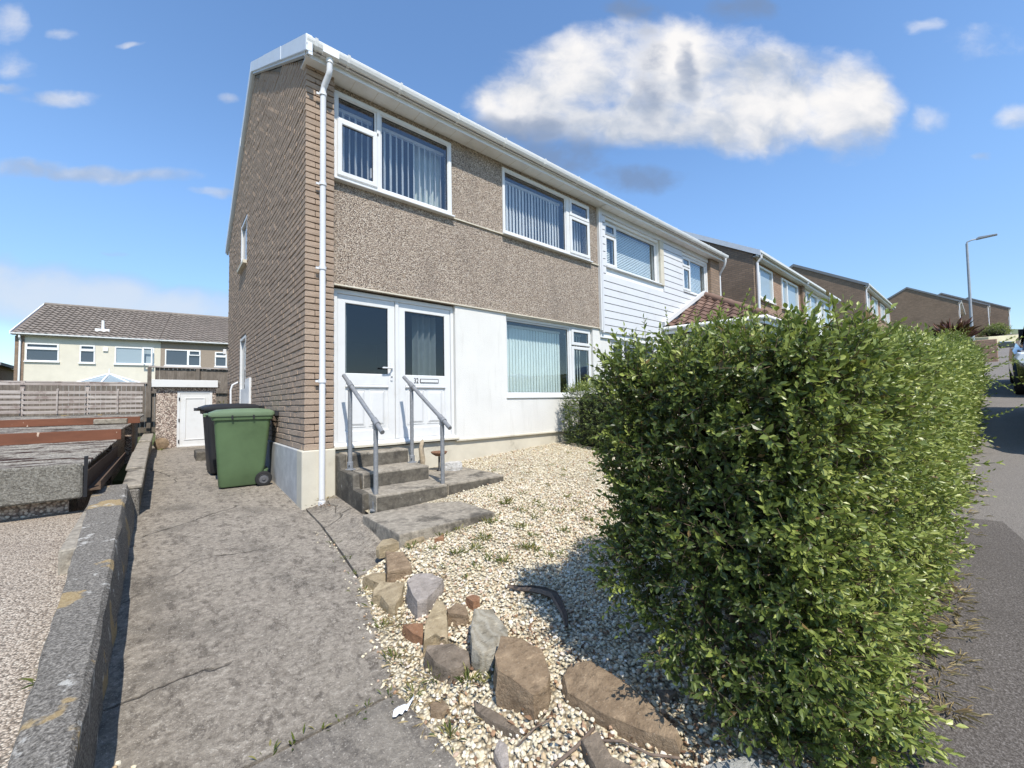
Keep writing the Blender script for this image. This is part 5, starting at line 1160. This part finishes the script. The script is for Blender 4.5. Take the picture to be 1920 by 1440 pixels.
for i in range(12):      # straggling stems over the road
    x = 4.8 + rnd.random() * 3.5; place_shoot(sm[7], x, HY0, zr(x) + .45 + rnd.random() * .8, (rnd.uniform(-.3, .2), -1, rnd.uniform(-.25, .25)), rnd.random() * 6, 1.1)

# clipped shrub against the house wall
bs = thing('shrub', 'small clipped shrub under the ground floor window by the house wall', 'shrub', (4.8, -.9, .4))
n_ = 2600; P, Nn = box_surface(n_, (4.28, -1.75, .30), (5.62, -.06, 1.46), .22, [0, 2, 5, 3]); P += Nn * (lump(P * 1.5, .03) - rng.random(n_) ** 1.5 * .1)[:, None]
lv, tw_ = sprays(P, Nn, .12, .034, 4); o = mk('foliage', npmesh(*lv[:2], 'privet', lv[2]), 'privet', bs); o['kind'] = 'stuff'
mk('shade_core', MB().box(4.46, 5.45, -1.55, -.22, .28, 1.30), 'hedge_core', bs, bevel=.12)  # added dark block filling the shrub, shade between its leaves
mk('stem', MB().tube([(4.9, -.9, .2), (4.88, -.85, .6)], .03, 6), 'hedge_wood', bs)
# strap-leaved red plant and shrubs further up the street
def strap_plant(name, lab, cat, c, n_, L, mat, wd=.06):
    t = thing(name, lab, cat, c); P = np.tile(np.array(c), (n_, 1)) + rng.normal(0, .1, (n_, 3)) * np.array([1, 1, .2]); az = rng.random(n_) * 6.28; el = rng.uniform(.25, 1.35, n_)
    D = np.stack([np.cos(az) * np.cos(el), np.sin(az) * np.cos(el), np.sin(el)], 1); Ln = L * rng.uniform(.6, 1.1, n_)
    lv = leaves(P, D, nrm(rng.normal(0, 1, (n_, 3))), Ln, np.full(n_, wd), rng.random(n_)); o = mk('leaves', npmesh(*lv[:2], mat, lv[2]), mat, t); o['kind'] = 'stuff'
    mk('base', MB().lathe([(0, 0), (.16, 0), (.12, .2), (0, .3)], c, n=8), 'hedge_core', t)
strap_plant('cordyline', 'dark red spiky cordyline rising behind the hedge near the lamp', 'plant', (22., -4.3, zr(22.) + 1.05), 130, .85, 'phormium', .09)
def bush(lab, c, r_, n_, lf, col='privet'):
    t = thing('bush', lab, 'bush', c, 'bushes beyond the hedge'); D = nrm(rng.normal(0, 1, (n_, 3))); D[:, 2] = np.abs(D[:, 2]) * 1.0 - .15; D = nrm(D); P = np.array(c) + D * np.array(r_) * (1 + lump(D * 2, .10))[:, None] * rng.uniform(.82, 1., n_)[:, None]
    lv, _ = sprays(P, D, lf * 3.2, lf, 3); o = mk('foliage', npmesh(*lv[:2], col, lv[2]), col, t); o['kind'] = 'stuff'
    mk('shade_core', MB().lathe([(0, -.3 * r_[2]), (.7 * min(r_[:2]), -.2 * r_[2]), (.78 * min(r_[:2]), .2 * r_[2]), (.5 * min(r_[:2]), .62 * r_[2]), (0, .74 * r_[2])], c, n=12), 'hedge_core', t)  # added dark solid inside the bush, in place of inner shade
bush('rounded yellow green bush beyond the hedge, nearest the cordyline', (19.5, -4.3, zr(19.5) + .3), (1.2, .6, 1.0), 900, .07)
bush('green bush in front of the third house up the street', (30, -1.5, zr(30) + .6), (1.8, 1.2, 1.3), 700, .11)
bush('dark bush at the foot of the far gables', (74, -5.8, zr(74) + .3), (1.5, 1.0, .9), 300, .16)
bush('weedy bush at the house back corner beside the shed', (-.12, 7.9, .75), (.25, .3, .5), 140, .05, 'weed_leaf')

# ---------------------------------------------------------------- gravel stones
phi = (1 + 5 ** .5) / 2
ICO = nrm(np.array([(-1, phi, 0), (1, phi, 0), (-1, -phi, 0), (1, -phi, 0), (0, -1, phi), (0, 1, phi), (0, -1, -phi), (0, 1, -phi), (phi, 0, -1), (phi, 0, 1), (-phi, 0, -1), (-phi, 0, 1)], float))
ICF = np.array([(0, 11, 5), (0, 5, 1), (0, 1, 7), (0, 7, 10), (0, 10, 11), (1, 5, 9), (5, 11, 4), (11, 10, 2), (10, 7, 6), (7, 1, 8), (3, 9, 4), (3, 4, 2), (3, 2, 6), (3, 6, 8), (3, 8, 9), (4, 9, 5), (2, 4, 11), (6, 2, 10), (8, 6, 7), (9, 8, 1)])
def stones(P, size):
    n_ = len(P); sc = np.stack([rng.uniform(.75, 1.35, n_), rng.uniform(.65, 1.1, n_), rng.uniform(.45, .8, n_)], 1) * size[:, None]
    B = ICO[None] * (1 + rng.uniform(-.22, .22, (n_, 12, 1))) * sc[:, None]
    a, b, c = rng.random(n_) * 6.28, rng.normal(0, .5, n_), rng.normal(0, .5, n_)
    def rot(B, ang, i, j):
        C, S_ = np.cos(ang)[:, None], np.sin(ang)[:, None]; x, y = B[..., i].copy(), B[..., j].copy(); B[..., i] = x * C - y * S_; B[..., j] = x * S_ + y * C
    rot(B, b, 1, 2); rot(B, c, 0, 2); rot(B, a, 0, 1)
    V = (B + P[:, None]).reshape(-1, 3); F = ((np.arange(n_) * 12)[:, None, None] + ICF[None]).reshape(-1, 3); return V, F, np.repeat(rng.random(n_), 12)
def blocked(x, y):
    return (.24 < x < 1.28 and -1.95 < y < .2) or (1.2 < x < 2.1 and -1.09 < y < .2) or (x < .30 and y > -1.95) or (x > 2.3 and y < -2.9) or (4.3 < x and y > -1.5)
PP = []; SZ = []
def sc_gravel(n_, x0, x1, y0, y1, s0, s1, edge=.0):
    for _ in range(n_):
        x, y = rnd.uniform(x0, x1), rnd.uniform(y0, y1); e = xe(y) + rnd.gauss(.03, .05)
        if x < e or blocked(x, y): continue
        s_ = rnd.uniform(s0, s1) * .5; PP.append((x, y, zg(x, y) - .006 + rnd.random() * .012)); SZ.append(s_)
sc_gravel(9500, -.4, 2.2, -4.95, -2.9, .013, .027); sc_gravel(9000, -.2, 2.6, -2.9, -1.2, .014, .026); sc_gravel(7500, 1.2, 5.6, -2.9, .14, .016, .028)
for _ in range(150):     # spilled by the wall and along the path edge
    y = rnd.uniform(-3.95, -2.6) if rnd.random() < .6 else rnd.uniform(-3.7, -.8)
    x = (-1.42 - .0075 * y + abs(rnd.gauss(.04, .035))) if y < -2.9 and rnd.random() < .7 else xe(y) - abs(rnd.gauss(0, .05))
    PP.append((x, y, zp(y) + .006)); SZ.append(rnd.uniform(.006, .012))
V, F, A = stones(np.array(PP), np.array(SZ)); o = mk('gravel', npmesh(V, F, 'pebble', A), 'pebble'); o['kind'] = 'stuff'; tag(o, 'pale cream gravel chippings covering the front garden', 'gravel')

# ---------------------------------------------------------------- edging stones, each its own thing
from mathutils import noise as mnoise
def rock(lab, outline, h, mat, name='edging_stone', tilt=(0, 0), rough=.012, cat='stone', grp='loose stones edging the gravel'):
    cx = sum(q[0] for q in outline) / len(outline); cy = sum(q[1] for q in outline) / len(outline); z0 = zg(cx, cy)
    if h > .045 and name == 'edging_stone' and len(outline) != 10:
        vd = Vector((cx - CAM.x, cy - CAM.y)).normalized(); ss_ = [(q[0] - cx) * vd.x + (q[1] - cy) * vd.y for q in outline]; lo_ = min(ss_); L_ = max(ss_) - lo_; kf = .34
        outline = [(q[0] - vd.x * kf * (s_ - lo_), q[1] - vd.y * kf * (s_ - lo_)) for q, s_ in zip(outline, ss_)]; h = (h + kf * L_ * .30) * .82
        cx = sum(q[0] for q in outline) / len(outline); cy = sum(q[1] for q in outline) / len(outline); z0 = zg(cx, cy) - .01
    def ring(s_, z, tl=0): return [((x - cx) * s_, (y - cy) * s_, z + ((x - cx) * tilt[0] + (y - cy) * tilt[1]) * tl) for x, y in outline]
    h *= .8; mb = MB(); mb.loft([ring(1.0, -.06), ring(1.03, h * .25, .3), ring(.99, h * .84, 1), ring(.97, h * .99, 1), ring(.9, h, 1)], caps=False)
    n_ = len(outline); k = len(mb.v); mb.v.append((0, 0, h + .004)); mb.v.append((0, 0, -.06))
    mb.f += [((4 * n_) + i, (4 * n_) + (i + 1) % n_, k) for i in range(n_)] + [((i + 1) % n_, i, k + 1) for i in range(n_)]
    me = bpy.data.meshes.new('rock'); me.from_pydata(mb.v, [], mb.f); bm = bmesh.new(); bm.from_mesh(me); bmesh.ops.recalc_face_normals(bm, faces=bm.faces)
    bmesh.ops.triangulate(bm, faces=bm.faces); bmesh.ops.subdivide_edges(bm, edges=bm.edges, cuts=1, use_grid_fill=True)
    sd = Vector((cx * 7, cy * 9, 1.3)); bm.normal_update()
    for v in bm.verts:
        q = v.co * 16 + sd; v.co += v.normal * (mnoise.noise(q) * rough + mnoise.noise(q * 2.7) * rough * .5)
    bm.to_mesh(me); bm.free(); me.materials.append(MT[mat]); me.polygons.foreach_set('use_smooth', np.ones(len(me.polygons), bool)); me.set_sharp_from_angle(angle=R(14))
    o = bpy.data.objects.new(name, me); o.location = (cx, cy, z0); COL.objects.link(o); tag(o, lab, cat, grp); return o
RK = {
    'r1':(0.04,[(0.082,-1.893),(0.175,-1.776),(0.304,-1.796),(0.590,-1.784),(0.572,-1.865),(0.444,-1.958),(0.248,-1.916),(0.093,-1.929)]),
    'r2':(0.10,[(0.133,-1.960),(0.237,-2.044),(0.185,-2.307),(0.153,-2.356),(-0.005,-2.296)]),
    'r3':(0.08,[(-0.095,-2.079),(-0.011,-2.040),(0.054,-2.125),(-0.031,-2.331),(-0.059,-2.305),(-0.073,-2.197)]),
    'r4':(0.07,[(-0.091,-2.253),(-0.009,-2.186),(0.095,-2.363),(-0.010,-2.541),(-0.105,-2.644),(-0.128,-2.606),(-0.096,-2.396),(-0.129,-2.347)]),
    'r5':(0.12,[(0.040,-2.525),(0.134,-2.450),(0.233,-2.510),(0.243,-2.639),(0.200,-2.697),(0.015,-2.838),(-0.048,-2.835),(-0.031,-2.738)]),
    'r6':(0.09,[(-0.079,-2.997),(0.080,-2.841),(0.108,-2.866),(0.074,-2.978),(-0.048,-3.188),(-0.072,-3.10),(-0.103,-3.107),(-0.162,-3.121)]),
    'r7':(0.07,[(0.072,-2.981),(0.167,-2.935),(0.190,-3.003),(0.145,-3.109),(0.114,-3.130),(0.052,-3.024)]),
    'r8':(0.06,[(0.242,-2.927),(0.309,-2.913),(0.316,-2.979),(0.271,-3.042),(0.223,-3.037)]),
    'r9':(0.11,[(0.040,-3.273),(0.173,-3.125),(0.264,-3.172),(0.220,-3.362),(0.189,-3.409),(0.059,-3.481),(0.010,-3.500),(-0.032,-3.461),(-0.039,-3.402)]),
    'r10':(0.15,[(0.014,-3.525),(0.139,-3.417),(0.225,-3.490),(0.249,-3.605),(0.156,-3.752),(0.076,-3.814),(-0.020,-3.829),(-0.028,-3.699),(-0.047,-3.615)]),
    'r11':(0.07,[(0.192,-3.801),(0.243,-3.779),(0.337,-3.840),(0.342,-3.980),(0.330,-4.136),(0.289,-4.316),(0.250,-4.326),(0.199,-4.205),(0.158,-4.046),(0.135,-3.875)]),
    'r12':(0.08,[(-0.133,-3.108),(-0.021,-3.198),(-0.003,-3.315),(-0.060,-3.408),(-0.112,-3.401),(-0.157,-3.389),(-0.175,-3.267),(-0.159,-3.144)]),
    'r13':(0.05,[(-0.123,-2.798),(-0.021,-2.858),(-0.120,-3.041),(-0.134,-2.941)]),
    'r14':(0.02,[(-0.283,-3.408),(-0.229,-3.435),(-0.232,-3.495),(-0.274,-3.501),(-0.301,-3.454)]),
    'r15':(0.02,[(-0.140,-3.558),(-0.127,-3.610),(-0.098,-3.743),(-0.094,-3.824),(-0.117,-3.817),(-0.156,-3.706),(-0.169,-3.619)]),
    'r16':(0.03,[(-0.219,-3.806),(-0.176,-3.786),(-0.169,-3.829),(-0.201,-3.883),(-0.234,-3.875)]),
    'r17':(0.025,[(0.464,-4.109),(0.524,-4.183),(0.462,-4.178),(0.442,-4.152)]),
    'r18':(0.05,[(0.152,-4.396),(0.318,-4.414),(0.513,-4.471),(0.490,-4.525),(0.383,-4.601)]),
    'r19':(0.03,[(0.022,-4.053),(0.096,-4.073),(0.052,-4.180),(0.089,-4.268),(-0.025,-4.166)]),
    'r20':(0.03,[(0.554,-2.036),(0.652,-1.977),(0.594,-2.073),(0.526,-2.039)]),
}
for k, (lab, mat, tl) in {
    'r1': ('long flat tan stone lying along the front of the concrete pad', 'rock_tan', (0, 0)), 'r2': ('flat brown slab stone just in front of the concrete pad', 'rock_brown', (.1, .25)),
    'r3': ('small tan stone nearest the path below the concrete pad', 'rock_tan', (0, .1)), 'r4': ('jagged olive brown stone beside the grey one', 'rock_tan', (.2, .1)),
    'r5': ('blue grey five sided stone with a pinkish edge', 'rock_grey', (.05, .2)), 'r6': ('upright pointed brown stone leaning in the gravel', 'rock_tan', (.1, .5)),
    'r7': ('small brown stone right of the upright pointed one', 'rock_brown', (0, .1)), 'r8': ('small orange brown stone behind the striped grey one', 'rock_red', (0, 0)),
    'r9': ('pale grey striped stone leaning against the big brown block', 'rock_striped', (.1, .35)), 'r10': ('big brown angular block, largest of the edging stones', 'rock_brown', (.1, .3)),
    'r11': ('long narrow brown stone pointing towards the hedge foot', 'rock_brown', (.2, .05)), 'r12': ('split slaty stone left of the striped grey one', 'rock_slate', (.15, .2)),
    'r13': ('thin rust red shard below the blue grey stone', 'rock_red', (0, .1)), 'r14': ('little flat brown chip beside the scrap of paper', 'rock_brown', (0, 0)),
    'r15': ('thin sliver of brown slate in front of the big block', 'rock_slate', (0, 0)), 'r16': ('small pinkish grey flake lying in the near gravel', 'rock_grey', (.2, .2)),
    'r17': ('small dark triangular chip near the hedge shadow', 'rock_slate', (0, 0)), 'r18': ('pale grey stone slab at the bottom edge by the hedge', 'rock_pale', (0, 0)),
    'r19': ('dark curled slate piece among the twigs in the near gravel', 'rock_slate', (.1, .1)), 'r20': ('small red brown chip at the corner of the concrete pad', 'rock_red', (0, 0))}.items():
    h, out = RK[k]; rock(lab, out, h, mat, tilt=tl, rough=.009 if h > .06 else .005)
wr = rock('white lumpy stone resting on the side slab by the steps', [(1.84 + .13 * math.cos(a_) * (1 + .2 * math.sin(3 * a_)), -.28 + .09 * math.sin(a_)) for a_ in [R(q) for q in range(0, 360, 40)]], .12, 'rock_white', name='white_stone', grp=None); wr.location.z = .262

# ---------------------------------------------------------------- weeds, straw and litter
def blades(cs, n_, L, spread, wd, mat, up=.9, name='weeds', lab='', cat='weeds'):
    P, D, Nn, Ls, Vv = [], [], [], [], []
    for (x, y, z, s_) in cs:
        for _ in range(int(n_ * s_)):
            a = rnd.random() * 6.28; r_ = abs(rnd.gauss(0, spread)); el = rnd.uniform(.15, up * 1.5)
            P.append((x + r_ * math.cos(a), y + r_ * math.sin(a), z)); D.append((math.cos(a) * math.cos(el), math.sin(a) * math.cos(el), math.sin(el))); Nn.append((rnd.gauss(0, .4), rnd.gauss(0, .4), 1)); Ls.append(L * rnd.uniform(.4, 1.2) * s_ ** .3); Vv.append(rnd.random())
    Ls = np.array(Ls); lv = leaves(np.array(P), np.array(D, float), nrm(np.array(Nn, float)), Ls, Ls * 0 + wd * (1 if wd > .004 else 1), np.array(Vv)); o = mk(name, npmesh(*lv[:2], mat, lv[2]), mat); o['kind'] = 'stuff'; return tag(o, lab, cat)
zgp = lambda x, y, s_=1.: (x, y, zg(x, y), s_)
wd_ = [zgp(rnd.uniform(.3, 2.2), rnd.uniform(-2.95, -1.9), rnd.uniform(.3, .9)) for _ in range(46)] + [zgp(rnd.uniform(1.3, 3.8), rnd.uniform(-2.4, -.6), rnd.uniform(.2, .7)) for _ in range(22)] + [zgp(1.55, -1.75, 1.6), zgp(1.62, -1.7, 1.4), zgp(1.15, -2.05, 1.2), zgp(.85, -2.3, 1.3), zgp(.55, -2.35, 1.2), zgp(.75, -2.7, 1.4), zgp(1.0, -2.62, 1.)]
wd_ += [zgp(xe(y) + .05, y, .7) for y in (-3.6, -3.3, -3.0, -2.7, -2.45)] + [zgp(-.1, -3.45, 1.2), zgp(-.2, -3.3, 1.), zgp(-.02, -3.55, .8)]
wd_ += [(-1.38, y, zp(y), s_) for y, s_ in ((-3.55, 1.3), (-3.75, 1.6), (-3.95, 1.8), (-3.4, .8))] + [(-1.74 - .0498 * y + .03, y, .065 * y + .2, s_) for y, s_ in ((-3.35, 1.6), (-3.1, .8), (-2.5, 1.1), (-2.2, .8), (-3.6, 2.))] + [(xe(y) - .01, y, zp(y), .35) for y in (-1.2, -1.6, -1.9, -2.2)] + [(-.9 + k * .1, -3.228, zp(-3.2), .25) for k in range(6)] + [(.02, 1.75, zp(1.7), .5), (-1.28, 6.3, .28, 1.), (-.2, 8.2, .4, 2)]
blades(wd_, 26, .055, .035, .008, 'weed_leaf', name='weeds', lab='scattered green weeds growing through the gravel and joints', cat='weeds')
sw = [zgp(xe(y) + rnd.uniform(.0, .2), y, rnd.uniform(.3, .9)) for y in np.linspace(-3.7, -2.2, 26)] + [(lambda q: (q, rnd.uniform(-5.0, -4.84), zr(q) + .008, .8))(rnd.uniform(.75, 2.4)) for _ in range(40)] + [(x, rnd.uniform(-4.98, -4.86), zr(x) + .01, 1.) for x in np.linspace(2.2, 12, 40)] + [(rnd.uniform(.15, .6), rnd.uniform(-.1, -.02), .09, .5) for _ in range(8)]
blades(sw, 22, .06, .05, .0045, 'straw', .35, 'dry_grass', 'dry straw coloured grass along the hedge foot and path edge', 'dry grass')
lt = [zgp(rnd.uniform(-.25, .75), rnd.uniform(-4.5, -3.45), rnd.uniform(.4, 1)) for _ in range(60)] + [(rnd.uniform(.02, .40), rnd.uniform(-.28, -.06), zp(-.1) + .05, 1.) for _ in range(9)] + [zgp(rnd.uniform(-.1, .4), rnd.uniform(-3.5, -2.5), .5) for _ in range(14)]
blades(lt + [zgp(rnd.uniform(-.3, .8), rnd.uniform(-4.6, -3.3), rnd.uniform(.4, 1)) for _ in range(60)], 8, .035, .06, .014, 'litter', .3, 'leaf_litter', 'brown dead leaf scraps on the gravel and at the house corner', 'leaf litter')
# scrap of paper, bark and sticks
pm_ = MB(); k = 5; pm_.v = []
for i in range(9):
    for j in range(4): u = i / 8; pm_.v.append((-.45 + .11 * u + j * .008, -3.382 + .03 * u - .05 * math.sin(u * 3) * .4 + j * .011, zg(-.38, -3.37) + .025 + rnd.uniform(-.008, .012)))
pm_.f = [(i * 4 + j, i * 4 + j + 1, (i + 1) * 4 + j + 1, (i + 1) * 4 + j) for i in range(8) for j in range(3)]
tag(mk('paper_scrap', pm_, 'paper'), 'crumpled white scrap of paper at the path edge', 'paper')
def curl(lab, pts, wid):
    mb = MB(); rings = []
    for i, (x, y) in enumerate(pts):
        a = pts[min(i + 1, len(pts) - 1)]; b = pts[max(i - 1, 0)]; t = Vector((a[0] - b[0], a[1] - b[1], 0)).normalized(); n2 = Vector((-t.y, t.x, 0)); w2 = wid * math.sin(math.pi * (i + .35) / (len(pts) - .3)) + .006
        c = Vector((x, y, zg(x, y) + .004)); prof = [(q, w2 * .9 * math.cos(q * .5)) for q in (-2.2, -1.4, -.7, 0, .7, 1.4, 2.2)]
        rings.append([c + n2 * (w2 * math.sin(q)) + Vector((0, 0, w2 * (1 - math.cos(q)) * .75)) for q, _ in prof] + [c + n2 * (w2 * .82 * math.sin(q)) + Vector((0, 0, .006 + w2 * (1 - math.cos(q)) * .72)) for q, _ in reversed(prof)])
    mb.loft([[tuple(q) for q in r_] for r_ in rings]); tag(mk('bark_strip', mb, 'bark', smooth=40), lab, 'bark')
curl('dark curled bark strip at the edge of the hedge shadow', [(.53, -3.00), (.56, -3.08), (.61, -3.15), (.645, -3.22), (.66, -3.30), (.62, -3.38), (.57, -3.47), (.50, -3.55)], .026)
for lab, pts, r_ in (('straight brown stick lying across the near gravel', [(-.10, -4.02), (-.0, -4.045), (.10, -4.05)], .007), ('thin pale twig beside the pinkish flake', [(-.14, -3.86), (-.05, -3.87), (.02, -3.90)], .0035), ('bent dark twig lying below the long narrow stone', [(.06, -4.08), (.14, -4.16), (.17, -4.26), (.24, -4.34)], .005)):
    tag(mk('stick', MB().tube([(x, y, zg(x, y) + .016) for x, y in pts], r_, 6), 'bark', smooth=True), lab, 'stick', 'sticks on the gravel')
